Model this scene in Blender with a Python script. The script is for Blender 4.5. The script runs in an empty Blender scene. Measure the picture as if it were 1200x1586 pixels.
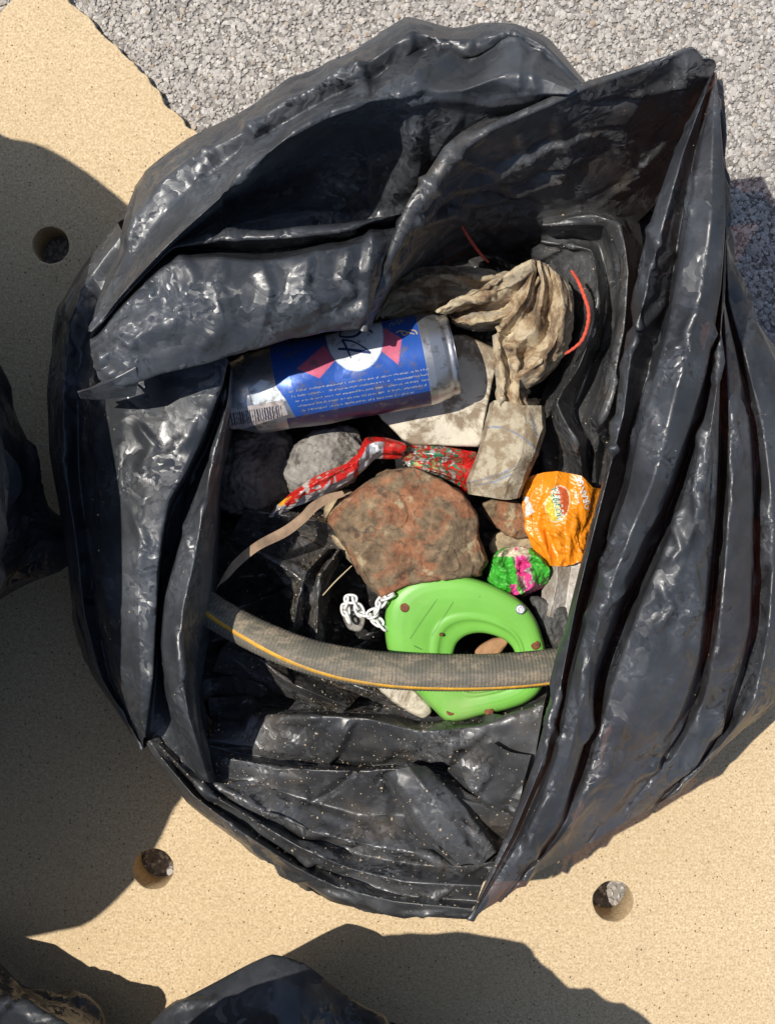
import bpy, math, random
import numpy as np
from mathutils import noise, Vector
random.seed(7); np.random.seed(7)
S = bpy.context.scene
COL = S.collection
R = math.radians

# ---------------- camera, sky, sun, exposure ----------------
CAMH = 115.0      # cm above the slab
FPX = 2065.0      # focal length in photo pixels (photo 1200 x 1586)
cam_d = bpy.data.cameras.new("camera"); cam = bpy.data.objects.new("camera", cam_d); COL.objects.link(cam)
cam.location = (0, 0, CAMH / 100); cam.rotation_euler = (0, 0, 0)
cam_d.sensor_fit = 'VERTICAL'; cam_d.sensor_height = 24.0; cam_d.lens = 24.0 * FPX / 1586.0
cam_d.clip_start = 0.02; cam_d.clip_end = 500
S.camera = cam
SUN_EL = R(65); SX, SY = 1.0, -0.24           # direction (x, y) in which shadows fall
w = bpy.data.worlds.new("World"); S.world = w; w.use_nodes = True
nt = w.node_tree; nt.nodes.clear()
sky = nt.nodes.new('ShaderNodeTexSky'); sky.sky_type = 'NISHITA'; sky.sun_disc = False
sky.sun_elevation = SUN_EL
to_sun = Vector((-SX, -SY, 0)).normalized()
sky.sun_rotation = math.atan2(to_sun.x, to_sun.y)
bg = nt.nodes.new('ShaderNodeBackground'); bg.inputs[1].default_value = 0.10
out = nt.nodes.new('ShaderNodeOutputWorld')
nt.links.new(sky.outputs[0], bg.inputs[0]); nt.links.new(bg.outputs[0], out.inputs[0])
sd = bpy.data.lights.new("sun", 'SUN'); sun = bpy.data.objects.new("sun", sd); COL.objects.link(sun)
sd.energy = 4.6; sd.angle = R(0.5); sd.color = (1.0, 0.95, 0.87)
dvec = Vector((SX, SY, 0)).normalized() * math.cos(SUN_EL) + Vector((0, 0, -math.sin(SUN_EL)))
sun.rotation_euler = dvec.to_track_quat('-Z', 'Y').to_euler()
S.view_settings.view_transform = 'Standard'; S.view_settings.look = 'None'
S.view_settings.exposure = 0.0; S.view_settings.gamma = 1.0
S.cycles.max_bounces = 6
try: S.cycles.use_denoising = True
except Exception: pass

# ---------------- helpers ----------------
def P(x, y, h):
    """a point h cm above the slab seen at photo pixel (x, y) -> metres"""
    k = (CAMH - h) / FPX
    return np.array([(x - 600) * k, -(y - 793) * k, h]) / 100.0
def PP(l): return np.array([P(*p) for p in l])
def px(v):
    """metres (n,3) -> photo pixels"""
    d = CAMH / 100 - v[:, 2]
    return np.stack([v[:, 0] / d * FPX + 600, -v[:, 1] / d * FPX + 793], 1)
def tag(o, label=None, cat=None, group=None, kind=None):
    if label: o['label'] = label
    if cat: o['category'] = cat
    if group: o['group'] = group
    if kind: o['kind'] = kind
    return o
def thing(name, label, cat, loc, group=None):
    o = bpy.data.objects.new(name, None); COL.objects.link(o); o.location = loc
    o.empty_display_size = 0.02
    return tag(o, label, cat, group)
def mesh(name, V, F, mat, parent=None, smooth=True, mats=None):
    me = bpy.data.meshes.new(name)
    V = np.asarray(V, dtype=float)
    if parent is not None: V = V - np.array(parent.location)
    if isinstance(F, np.ndarray):
        n = F.shape[1]
        me.vertices.add(len(V)); me.vertices.foreach_set('co', V.ravel())
        me.loops.add(F.size); me.loops.foreach_set('vertex_index', F.ravel().astype(np.int32))
        me.polygons.add(len(F)); me.polygons.foreach_set('loop_start', np.arange(0, F.size, n, dtype=np.int32))
        me.update(calc_edges=True)
    else:
        me.from_pydata([tuple(v) for v in V], [], F)
    me.validate()
    me.polygons.foreach_set('use_smooth', [smooth] * len(me.polygons))
    me.materials.append(mat)
    if mats:
        for m in mats: me.materials.append(m)
    o = bpy.data.objects.new(name, me); COL.objects.link(o)
    if parent is not None: o.parent = parent
    return o
def setcol(o, C, name='Col'):
    a = o.data.color_attributes.new(name, 'FLOAT_COLOR', 'POINT')
    a.data.foreach_set('color', np.asarray(C, dtype=np.float32).ravel())
def crom(p, n, closed=False):
    """chord-spaced Catmull-Rom through p, resampled to n points of even arc length"""
    p = np.asarray(p, float)
    if closed: p = np.vstack([p[-1], p, p[0], p[1]])
    else: p = np.vstack([2 * p[0] - p[1], p, 2 * p[-1] - p[-2]])
    o = []
    for i in range(1, len(p) - 2):
        a, b, c, d = p[i - 1], p[i], p[i + 1], p[i + 2]
        l1 = np.linalg.norm(c - b) + 1e-9
        m1 = (c - a) / (np.linalg.norm(b - a) + l1 + 1e-9) * l1
        m2 = (d - b) / (np.linalg.norm(d - c) + l1 + 1e-9) * l1
        t = np.linspace(0, 1, 24, endpoint=False)[:, None]
        o.append((2*t**3 - 3*t**2 + 1) * b + (t**3 - 2*t**2 + t) * m1 + (-2*t**3 + 3*t**2) * c + (t**3 - t**2) * m2)
    o.append(p[-2][None]); o = np.vstack(o)
    s = np.concatenate([[0], np.cumsum(np.linalg.norm(np.diff(o, axis=0), axis=1))])
    q = np.linspace(0, s[-1], n + 1)[:-1] if closed else np.linspace(0, s[-1], n)
    return np.stack([np.interp(q, s, o[:, k]) for k in range(o.shape[1])], 1)
def polyl(p, n, closed=False):
    p = np.asarray(p, float)
    if closed: p = np.vstack([p, p[:1]])
    s = np.concatenate([[0], np.cumsum(np.linalg.norm(np.diff(p, axis=0), axis=1))])
    q = np.linspace(0, s[-1], n + 1)[:-1] if closed else np.linspace(0, s[-1], n)
    return np.stack([np.interp(q, s, p[:, k]) for k in range(3)], 1)
def loft(rails, nu, step, closed=False, sharp=0.45, ang=0.0):
    """rails -> grid (m, nu, 3), resampled across the rails every `step` metres"""
    A = np.stack([crom(r, nu, closed) * (1 - ang) + polyl(r, nu, closed) * ang for r in rails])
    seg = np.linalg.norm(np.diff(A, axis=0), axis=2).mean(1)
    rows = []
    Ap = np.concatenate([2 * A[:1] - A[1:2], A, 2 * A[-1:] - A[-2:-1]])
    for i in range(len(A) - 1):
        n = max(2, int(round(seg[i] / step)))
        a, b, c, d = Ap[i], Ap[i + 1], Ap[i + 2], Ap[i + 3]
        for j in range(n):
            t = j / n
            lin = b * (1 - t) + c * t
            cr = 0.5 * (2*b + (c - a)*t + (2*a - 5*b + 4*c - d)*t*t + (3*b - a - 3*c + d)*t**3)
            rows.append(lin * sharp + cr * (1 - sharp))
    rows.append(A[-1])
    return np.array(rows)
def nz(X, s, seed=0):
    X = X.reshape(-1, 3) * s + seed * 7.3
    return np.array([noise.noise(Vector(v)) for v in X])
def creases(G, count, hmax, seed=0, cross=.5, lens=(.02, .08), wid=(.004, .018)):
    """sharp tent-shaped creases with flat flanks, fading at both ends"""
    m, n, _ = G.shape
    r = np.random.RandomState(seed + 400)
    u = np.concatenate([np.zeros((m, 1)), np.cumsum(np.linalg.norm(np.diff(G, axis=1), axis=2), 1)], 1)
    v = np.concatenate([np.zeros((1, n)), np.cumsum(np.linalg.norm(np.diff(G, axis=0), axis=2), 0)], 0).mean(1)[:, None] * np.ones((1, n))
    U, Vm = u.max(), v.max(); h = np.zeros((m, n))
    for k in range(count):
        a = r.normal(0, .35) if r.rand() > cross else r.uniform(-1.5, 1.5)
        L = r.uniform(*lens) * (1 if r.rand() > .25 else .5); w1 = r.uniform(*wid); w2 = w1 * r.uniform(.25, 1.2)
        cu, cv = r.uniform(0, U), r.uniform(0, Vm); bend = r.uniform(-6, 6)
        x = (u - cu) * math.cos(a) + (v - cv) * math.sin(a); y = -(u - cu) * math.sin(a) + (v - cv) * math.cos(a) + bend * x * x
        tp = np.clip(1 - np.abs(x) / (L / 2), 0, 1)
        w_ = .35 + .65 * tp
        t = np.clip(1 - np.where(y > 0, y / (w1 * w_), -y / (w2 * w_)), 0, 1)
        hh = hmax * r.uniform(.35, 1) * (1 if r.rand() > .35 else -1) * min(1, w1 / .010)
        h += hh * t * np.clip(tp * 1.8, 0, 1)
    return h
def crease_at(X, lines):
    """named folds: (points, height m, width left m, width right m)"""
    m, n, _ = X.shape
    dm = np.gradient(X, axis=0); dn = np.gradient(X, axis=1)
    N = np.cross(dn, dm); N /= np.linalg.norm(N, axis=2)[..., None] + 1e-9
    N = np.where(N[..., 2:3] < 0, -N, N)
    q = px(X.reshape(-1, 3)); h = np.zeros(len(q))
    for pts, hh, w1, w2 in lines:
        p = np.array(pts, float); best = np.full(len(q), 1e9); sg = np.zeros(len(q)); tt = np.zeros(len(q))
        L = np.concatenate([[0], np.cumsum(np.linalg.norm(np.diff(p, axis=0), axis=1))])
        for i in range(len(p) - 1):
            d = p[i + 1] - p[i]; l = np.linalg.norm(d); d = d / l
            r = q - p[i]; t = np.clip(r @ d, 0, l); e = r - t[:, None] * d; dist = np.linalg.norm(e, axis=1)
            b = dist < best; best[b] = dist[b]; sg[b] = np.sign(r[b] @ np.array([-d[1], d[0]])); tt[b] = (L[i] + t[b]) / L[-1]
        w = np.where(sg > 0, w1, w2); tp = np.clip(np.minimum(tt, 1 - tt) * 6, .0, 1)
        h += .75 * hh * np.clip(1 - best / (w * (.5 + .5 * tp)), 0, 1) * tp
    return X + N * h.reshape(m, n, 1)
def tri(x): return 2 * np.abs(x - np.floor(x + .5)) * 2 - 1
def facets(G, amp=.0022, lam=.045, seed=0, across=.6, fine=.5):
    """piecewise flat creasing: crossing triangle waves whose strength varies from place to place"""
    m, n, _ = G.shape
    r = np.random.RandomState(seed + 900)
    u = np.concatenate([np.zeros((m, 1)), np.cumsum(np.linalg.norm(np.diff(G, axis=1), axis=2), 1)], 1)
    v = np.concatenate([np.zeros((1, n)), np.cumsum(np.linalg.norm(np.diff(G, axis=0), axis=2), 0)], 0).mean(1)[:, None] * np.ones((1, n))
    w1 = nz(G, 22, seed + 5).reshape(m, n); w2 = nz(G, 60, seed + 6).reshape(m, n)
    h = np.zeros((m, n))
    for k in range(9):
        a = r.normal(math.pi / 2 if r.rand() < across else 0, .5)
        big = k < 4
        L = lam * r.uniform(.6, 1.5) * (1 if big else .27)
        ph = (u * math.cos(a) + v * math.sin(a)) / L + r.rand() * 9 + (w1 * .9 if big else w1 * 1.5 + w2 * .5)
        t = ph - np.floor(ph); sk = r.uniform(.2, .8)
        tw = np.where(t < sk, t / sk, (1 - t) / (1 - sk)) * 2 - 1
        mk = np.clip(nz(G, 17 if big else 30, seed + 20 + k).reshape(m, n) * 2.8 + (.4 if big else -.05), 0, 1)
        h += tw * mk * (amp if big else amp * fine * .5)
    return h
def relax(G, ex=(0.03, 0.03), iters=120, anchor=0.02, seed=1, closed=False, amp=0.0015, ns=60, pin=0.25, bend=0.14, fa=0, fl=.06, across=.65, cr=None):
    """let a film that is slightly too long for its shape buckle into creases"""
    m, n, _ = G.shape
    dm = np.gradient(G, axis=0); dn = np.gradient(G, axis=1)
    N = np.cross(dn, dm); N /= np.linalg.norm(N, axis=2)[..., None] + 1e-9
    f = nz(G, ns, seed).reshape(m, n, 1) + 0.6 * nz(G, ns * 2.3, seed + 3).reshape(m, n, 1)
    X = G + N * f * amp
    def wrap(A, k): return np.concatenate([A, A[:, :k]], 1) if closed else A
    kinds = []
    for (di, dj, w_, big) in ((1, 0, 1, 0), (0, 1, 1, 0), (1, 1, .6, 0), (1, -1, .6, 0), (2, 0, bend, 1), (0, 2, bend, 1), (4, 0, bend * .5, 1), (0, 4, bend * .5, 1)):
        k = abs(dj)
        W = wrap(G, k)
        nn = W.shape[1]
        if dj >= 0: a = (slice(0, m - di), slice(0, nn - k)); b = (slice(di, m), slice(k, nn))
        else: a = (slice(0, m - di), slice(k, nn)); b = (slice(di, m), slice(0, nn - k))
        L = np.linalg.norm(W[b] - W[a], axis=2)
        e = (ex[0] * di + ex[1] * abs(dj)) / (di + abs(dj))
        kinds.append((a, b, k, L * (1 + e), w_))
    wt = np.full((m, n, 1), anchor)
    wt[0] = pin; wt[-1] = pin
    if not closed: wt[:, 0] = pin; wt[:, -1] = pin
    for it in range(iters):
        D = np.zeros_like(X); C = np.zeros((m, n, 1))
        for a, b, k, L, w_ in kinds:
            W = wrap(X, k)
            v = W[b] - W[a]; l = np.linalg.norm(v, axis=2)
            c = (v * ((l - L) / (l + 1e-9) * 0.5 * w_)[..., None])
            T = np.zeros_like(W); T[a] += c; T[b] -= c
            K = np.zeros(W.shape[:2] + (1,)); K[a] += w_; K[b] += w_
            if closed:
                D += T[:, :n]; D[:, :k] += T[:, n:]; C += K[:, :n]; C[:, :k] += K[:, n:]
            else: D += T; C += K
        X = X + D / (C + 1e-9) * 1.6
        X += (G - X) * wt
    if fa > 0:
        dm = np.gradient(X, axis=0); dn = np.gradient(X, axis=1)
        N = np.cross(dn, dm); N /= np.linalg.norm(N, axis=2)[..., None] + 1e-9
        h = facets(X, fa, fl, seed, across)
        if not closed:
            e = np.minimum(np.minimum(np.arange(m)[:, None], np.arange(m)[::-1, None]), np.minimum(np.arange(n)[None], np.arange(n)[::-1][None]))
            h = h * np.clip(e / 5 + .25, 0, 1)
        X = X + N * h[..., None]
    if cr:
        dm = np.gradient(X, axis=0); dn = np.gradient(X, axis=1)
        N = np.cross(dn, dm); N /= np.linalg.norm(N, axis=2)[..., None] + 1e-9
        h = creases(X, seed=seed, **cr)
        if closed: h = h * np.clip(np.minimum(np.arange(n), np.arange(n)[::-1]) / 6, 0, 1)[None]
        X = X + N * h[..., None]
    return X
def gridfaces(m, n, off=0, closed=False):
    i = np.arange(m - 1)[:, None]; j = np.arange(n if closed else n - 1)[None]
    a = i * n + j; b = i * n + (j + 1) % n
    return (np.stack([a, b, b + n, a + n], -1).reshape(-1, 4) + off).astype(np.int32)
def film(name, grids, mat, parent, closed=False):
    V, F, o = [], [], 0
    for G in grids:
        m, n, _ = G.shape
        V.append(G.reshape(-1, 3)); F.append(gridfaces(m, n, o, closed)); o += m * n
    return mesh(name, np.vstack(V), np.vstack(F), mat, parent)

# ---------------- materials ----------------
def newmat(name):
    m = bpy.data.materials.new(name); m.use_nodes = True
    t = m.node_tree; t.nodes.clear()
    o = t.nodes.new('ShaderNodeOutputMaterial'); b = t.nodes.new('ShaderNodeBsdfPrincipled')
    t.links.new(b.outputs[0], o.inputs[0])
    return m, t, b, o
def N_(t, typ, **kw):
    n = t.nodes.new(typ)
    for k, v in kw.items():
        if k.startswith('i_'): n.inputs[k[2:].replace('_', ' ')].default_value = v
        else: setattr(n, k, v)
    return n
def ramp(t, src, stops, interp='LINEAR'):
    r = t.nodes.new('ShaderNodeValToRGB'); r.color_ramp.interpolation = interp
    e = r.color_ramp.elements
    while len(e) < len(stops): e.new(0.5)
    for k, (p, c) in zip(e, stops):
        k.position = p; k.color = (*c, 1) if len(c) == 3 else c
    t.links.new(src, r.inputs[0]); return r
def mixc(t, f, a, b, mode='MIX'):
    m = t.nodes.new('ShaderNodeMix'); m.data_type = 'RGBA'; m.blend_type = mode
    for s, v in ((0, f), (6, a), (7, b)):
        if hasattr(v, 'is_linked') or hasattr(v, 'links'): t.links.new(v, m.inputs[s])
        elif isinstance(v, tuple): m.inputs[s].default_value = (*v, 1)
        else: m.inputs[s].default_value = v
    return m.outputs[2]
def math_(t, op, a, b=None):
    m = t.nodes.new('ShaderNodeMath'); m.operation = op
    for i, v in enumerate((a, b)):
        if v is None: continue
        if hasattr(v, 'links'): t.links.new(v, m.inputs[i])
        else: m.inputs[i].default_value = v
    return m.outputs[0]
def coords(t, scale=None, rot=None):
    c = t.nodes.new('ShaderNodeNewGeometry').outputs['Position']
    if scale or rot:
        mp = t.nodes.new('ShaderNodeMapping'); t.links.new(c, mp.inputs[0])
        if scale: mp.inputs['Scale'].default_value = scale
        if rot: mp.inputs['Rotation'].default_value = rot
        return mp.outputs[0]
    return c
def noise_(t, vec, scale, detail=4, rough=.5, dist=0, ntype='FBM'):
    n = t.nodes.new('ShaderNodeTexNoise'); n.noise_type = ntype
    n.inputs['Scale'].default_value = scale; n.inputs['Detail'].default_value = detail
    n.inputs['Roughness'].default_value = rough; n.inputs['Distortion'].default_value = dist
    t.links.new(vec, n.inputs['Vector']); return n
def voro(t, vec, scale, feature='F1', rnd=1):
    n = t.nodes.new('ShaderNodeTexVoronoi'); n.feature = feature; n.inputs['Scale'].default_value = scale
    n.inputs['Randomness'].default_value = rnd
    t.links.new(vec, n.inputs['Vector']); return n
def bump(t, h, strength, dist, prev=None):
    b = t.nodes.new('ShaderNodeBump'); b.inputs['Strength'].default_value = strength; b.inputs['Distance'].default_value = dist
    t.links.new(h, b.inputs['Height'])
    if prev is not None: t.links.new(prev, b.inputs['Normal'])
    return b.outputs[0]

def facet_n(t, c, layers, warp=.05, wscale=30):
    """normal tilted per irregular cell, so that a thin film reads as many small flat planes"""
    cur = t.nodes.new('ShaderNodeNewGeometry').outputs['Normal']
    wob = noise_(t, c, wscale, 3)
    mx = mixc(t, warp, c, wob.outputs['Color'], 'ADD')
    for scale, k, mlo, mhi, ms in layers:
        v = voro(t, mx, scale)
        sb = t.nodes.new('ShaderNodeVectorMath'); sb.operation = 'SUBTRACT'; t.links.new(v.outputs['Color'], sb.inputs[0]); sb.inputs[1].default_value = (.5, .5, .5)
        mk = ramp(t, noise_(t, c, ms, 2).outputs[0], [(mlo, (.12 * k,)*3), (mhi, (k,)*3)])
        ml = t.nodes.new('ShaderNodeVectorMath'); ml.operation = 'MULTIPLY'; t.links.new(sb.outputs[0], ml.inputs[0]); t.links.new(mk.outputs[0], ml.inputs[1])
        ad = t.nodes.new('ShaderNodeVectorMath'); ad.operation = 'ADD'; t.links.new(cur, ad.inputs[0]); t.links.new(ml.outputs[0], ad.inputs[1])
        nm = t.nodes.new('ShaderNodeVectorMath'); nm.operation = 'NORMALIZE'; t.links.new(ad.outputs[0], nm.inputs[0]); cur = nm.outputs[0]
    return cur
def film_mat(name, dust=0.0, trans=0.06, base=(0.020, 0.021, 0.024), crinkle=1.0, grime=0.0, rough=0.34, specks=True, clear=0.0):
    m, t, b, o = newmat(name)
    c = coords(t)
    n1 = noise_(t, c, 60, 4, .55, .8)
    base_n = facet_n(t, c, [(48, .34 * crinkle, .38, .56, 14), (120, .50 * crinkle, .47, .60, 20), (290, .62 * crinkle, .48, .58, 26)])
    nb = bump(t, n1.outputs[0], .12 * crinkle, .0020, base_n)
    t.links.new(nb, b.inputs['Normal'])
    rn = noise_(t, c, 30, 4)
    rr = ramp(t, rn.outputs[0], [(.36, (rough - .08,)*3), (.64, (rough + .08,)*3)])
    t.links.new(rr.outputs[0], b.inputs['Roughness'])
    col = mixc(t, ramp(t, noise_(t, c, 13, 6, .6).outputs[0], [(.40, (0,)*3), (.62, (1,)*3)]).outputs[0], tuple(x * .8 for x in base), tuple(x * 2.1 for x in base))
    if grime > 0:
        g = ramp(t, noise_(t, c, 28, 8, .65).outputs[0], [(.52, (0,)*3), (.68, (grime,)*3)])
        col = mixc(t, g.outputs[0], col, (.11, .085, .06))
    if specks:
        d = voro(t, c, 420)
        ds = math_(t, 'LESS_THAN', d.outputs[0], .17)
        pick = math_(t, 'LESS_THAN', N_sep(t, d.outputs['Color']), dust)
        col = mixc(t, math_(t, 'MULTIPLY', ds, pick), col, (.30, .24, .17))
    t.links.new(col, b.inputs['Base Color'])
    b.inputs['IOR'].default_value = 1.62
    b.inputs['Coat Weight'].default_value = .25; b.inputs['Coat Roughness'].default_value = .25; t.links.new(nb, b.inputs['Coat Normal'])
    if trans > 0:
        tr = t.nodes.new('ShaderNodeBsdfTranslucent'); tr.inputs[0].default_value = (.30, .15, .12, 1)
        ms = t.nodes.new('ShaderNodeMixShader'); ms.inputs[0].default_value = trans
        t.links.new(b.outputs[0], ms.inputs[1]); t.links.new(tr.outputs[0], ms.inputs[2]); t.links.new(ms.outputs[0], o.inputs[0])
        if clear > 0:
            tp_ = t.nodes.new('ShaderNodeBsdfTransparent'); tp_.inputs[0].default_value = (.75, .40, .28, 1)
            m2 = t.nodes.new('ShaderNodeMixShader'); m2.inputs[0].default_value = clear
            t.links.new(ms.outputs[0], m2.inputs[1]); t.links.new(tp_.outputs[0], m2.inputs[2]); t.links.new(m2.outputs[0], o.inputs[0])
    return m
def N_sep(t, col):
    s = t.nodes.new('ShaderNodeSeparateColor'); t.links.new(col, s.inputs[0]); return s.outputs[0]

M_OUT = film_mat('black_film', dust=.0, trans=.006, base=(.033, .036, .041), rough=.47, crinkle=1)
M_RIM = film_mat('thin_black_film', dust=.0, trans=.05, base=(.033, .036, .041), rough=.47, crinkle=1, clear=.11)
M_IN = film_mat('dusty_black_film', dust=.12, trans=.04, base=(.044, .045, .047), grime=.5, rough=.47, crinkle=1)
M_LIN = film_mat('grimy_black_film', dust=.12, trans=.02, base=(.042, .041, .040), grime=.85, rough=.34)
M_SHADE = film_mat('smooth_black_film', dust=.0, trans=.0, base=(.026, .028, .032), crinkle=.9, rough=.46)

def slab_mat():
    m, t, b, o = newmat('tan_grit_composite')
    c = coords(t)
    n1 = noise_(t, c, 520, 2, .65); n2 = noise_(t, c, 9, 5, .6); n3 = noise_(t, c, 230, 3)
    g = ramp(t, n1.outputs[0], [(.32, (.33, .225, .13)), (.45, (.56, .415, .25)), (.56, (.66, .51, .32)), (.70, (.80, .68, .49))])
    col = mixc(t, .35, g.outputs[0], ramp(t, n3.outputs[0], [(.35, (.48, .34, .17)), (.65, (.74, .58, .34))]).outputs[0])
    col = mixc(t, ramp(t, n2.outputs[0], [(.45, (0,)*3), (.75, (.35,)*3)]).outputs[0], col, (.50, .36, .2))
    n4 = noise_(t, c, 22, 8, .7, .5)
    col = mixc(t, ramp(t, n4.outputs[0], [(.56, (0,)*3), (.72, (.5,)*3)]).outputs[0], col, (.40, .30, .18))
    n5 = noise_(t, coords(t, (1, 5, 1), (0, 0, .6)), 30, 6, .7)
    col = mixc(t, ramp(t, n5.outputs[0], [(.62, (0,)*3), (.74, (.4,)*3)]).outputs[0], col, (.78, .68, .5))
    v = voro(t, mixc(t, .0015, c, noise_(t, c, 1500, 1).outputs['Color'], 'ADD'), 260)
    s = math_(t, 'MULTIPLY', math_(t, 'LESS_THAN', v.outputs[0], .19), math_(t, 'LESS_THAN', N_sep(t, v.outputs['Color']), .16))
    col = mixc(t, s, col, (.13, .085, .05))
    t.links.new(col, b.inputs['Base Color']); b.inputs['Roughness'].default_value = .85
    t.links.new(bump(t, n1.outputs[0], .4, .0008), b.inputs['Normal'])
    return m
def stone_mat():
    m, t, b, o = newmat('pale_chippings')
    g = t.nodes.new('ShaderNodeNewGeometry')
    r = ramp(t, g.outputs['Random Per Island'], [(0, (.20, .18, .16)), (.12, (.34, .31, .28)), (.5, (.46, .425, .385)), (.85, (.56, .52, .475)), (.93, (.66, .62, .57)), (.985, (.42, .33, .23)), (1, (.35, .25, .16))])
    n = noise_(t, coords(t), 500, 3)
    col = mixc(t, ramp(t, n.outputs[0], [(.4, (0,)*3), (.7, (.45,)*3)]).outputs[0], r.outputs[0], (.28, .26, .24))
    t.links.new(col, b.inputs['Base Color']); b.inputs['Roughness'].default_value = .8
    t.links.new(bump(t, n.outputs[0], .5, .001), b.inputs['Normal'])
    return m
def ground_mat():
    m, t, b, o = newmat('grit_bed')
    n = noise_(t, coords(t), 240, 6, .7)
    t.links.new(ramp(t, n.outputs[0], [(.3, (.12, .11, .10)), (.55, (.30, .28, .26)), (.8, (.46, .44, .41))]).outputs[0], b.inputs['Base Color'])
    b.inputs['Roughness'].default_value = .95
    t.links.new(bump(t, n.outputs[0], .8, .003), b.inputs['Normal'])
    return m
def col_mat(name, rough=.5, dirt=(.2, .15, .1), damt=.5, dscale=60, bs=.3, bscale=300, thr=(.5, .7), spec=.5, facet=None):
    m, t, b, o = newmat(name)
    a = t.nodes.new('ShaderNodeAttribute'); a.attribute_name = 'Col'
    c = coords(t)
    n = noise_(t, c, dscale, 8, .68)
    f = ramp(t, n.outputs[0], [(thr[0], (0,)*3), (thr[1], (damt,)*3)])
    t.links.new(mixc(t, f.outputs[0], a.outputs['Color'], dirt), b.inputs['Base Color'])
    t.links.new(a.outputs['Alpha'], b.inputs['Metallic'])
    b.inputs['Roughness'].default_value = rough; b.inputs['Specular IOR Level'].default_value = spec
    n2 = noise_(t, c, bscale, 4)
    fn = facet_n(t, c, facet) if facet else None
    t.links.new(bump(t, n2.outputs[0], bs, .001, fn), b.inputs['Normal'])
    return m
def plain(name, col, rough=.6, var=.3, scale=80, metal=0, bs=.3, dirt=None, damt=.7, thr=(.5, .65), trans=0):
    m, t, b, o = newmat(name)
    c = coords(t)
    n = noise_(t, c, scale, 6, .6)
    cc = ramp(t, n.outputs[0], [(.3, tuple(x * (1 - var) for x in col)), (.7, tuple(min(1, x * (1 + var)) for x in col))]).outputs[0]
    if dirt:
        n3 = noise_(t, c, scale * .6, 8, .7, .4)
        f = ramp(t, n3.outputs[0], [(thr[0], (0,)*3), (thr[1], (damt,)*3)])
        cc = mixc(t, f.outputs[0], cc, dirt)
    t.links.new(cc, b.inputs['Base Color'])
    b.inputs['Roughness'].default_value = rough; b.inputs['Metallic'].default_value = metal
    n2 = noise_(t, c, scale * 4, 6, .65)
    t.links.new(bump(t, n2.outputs[0], bs, .0015), b.inputs['Normal'])
    if trans:
        b.inputs['Transmission Weight'].default_value = trans
    return m

# ---------------- the setting: gravel ground and perforated slab ----------------
EDGE = [(-60, 60), (0, 22), (28, -6), (60, -60), (80, -60), (104, -2), (122, 14), (150, 45), (180, 74), (205, 96), (232, 126), (262, 168), (285, 192), (306, 208),
        (420, 330), (560, 430), (760, 520), (980, 640), (1160, 800), (1300, 900)]
def edge_y(x):
    xs = [p[0] for p in EDGE[5:]]; ys = [p[1] for p in EDGE[5:]]
    return np.interp(x, xs, ys)
def gz(X, Y):
    """gravel height in metres: low under the slab, nearly flush beyond its edge"""
    x = X * 100 * FPX / CAMH + 600; y = -Y * 100 * FPX / CAMH + 793
    d = (edge_y(np.maximum(x, 105)) - y) * .7
    d = np.where((x < 105), np.minimum(d + 0, (60 - np.abs(y + 0)) * 0 + (26 - x * .9 - y) * .7), d)
    k = np.clip((d + 26) / 26, 0, 1)
    return -.042 + .031 * k * k * (3 - 2 * k)
gx = np.linspace(-.75, .75, 260); gy = np.linspace(-.75, .75, 260)
XX, YY = np.meshgrid(gx, gy, indexing='ij')
ZZ = gz(XX, YY) - .0012
G = np.stack([XX, YY, ZZ], -1)
big = np.array([[-60, -60, -.043], [60, -60, -.043], [60, 60, -.043], [-60, 60, -.043]])
ring = [(-.75, -.75), (.75, -.75), (.75, .75), (-.75, .75)]
V = np.vstack([G.reshape(-1, 3), big])
n0 = 260 * 260
cn = [0, 259 * 260, 259 * 260 + 259, 259]
F = [tuple(f) for f in gridfaces(260, 260)] + [(cn[k], n0 + k, n0 + (k + 1) % 4, cn[(k + 1) % 4]) for k in range(4)]
gr = mesh('gravel_ground', V, F, ground_mat()); tag(gr, kind='structure')

ico_v = []; ph = (1 + 5 ** .5) / 2
for a in (-1, 1):
    for b_ in (-ph, ph): ico_v += [(0, a, b_), (a, b_, 0), (b_, 0, a)]
ico_v = np.array(ico_v, float); ico_v /= np.linalg.norm(ico_v[0])
ico_f = []
for i in range(12):
    for j in range(i + 1, 12):
        for k in range(j + 1, 12):
            e = [np.linalg.norm(ico_v[i] - ico_v[j]), np.linalg.norm(ico_v[j] - ico_v[k]), np.linalg.norm(ico_v[i] - ico_v[k])]
            if max(e) < 1.1:
                nn = np.cross(ico_v[j] - ico_v[i], ico_v[k] - ico_v[i])
                ico_f.append((i, j, k) if nn @ ico_v[i] > 0 else (i, k, j))
ico_f = np.array(ico_f)
def stones(n, xr, yr, seed, test):
    rng = np.random.RandomState(seed)
    x = rng.uniform(*xr, n); y = rng.uniform(*yr, n)
    ok = test(x, y); x = x[ok]; y = y[ok]; n = len(x)
    s = rng.uniform(.0010, .0024, n) * rng.choice([1, 1, 1, 1.5], n)
    z = gz(x, y) + rng.uniform(-.0008, .0004, n)
    vv = ico_v[None] * rng.uniform(.62, 1.25, (n, 12, 1))
    sc = rng.uniform(.65, 1.25, (n, 1, 3)); sc[:, :, 2] *= .42
    vv = vv * sc * s[:, None, None]
    a = rng.uniform(0, 6.28, n); ca, sa = np.cos(a)[:, None], np.sin(a)[:, None]
    vx = vv[..., 0] * ca - vv[..., 1] * sa; vy = vv[..., 0] * sa + vv[..., 1] * ca
    V = np.stack([vx + x[:, None], vy + y[:, None], vv[..., 2] + z[:, None]], -1).reshape(-1, 3)
    F = (ico_f[None] + (np.arange(n) * 12)[:, None, None]).reshape(-1, 3).astype(np.int32)
    return V, F
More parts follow.
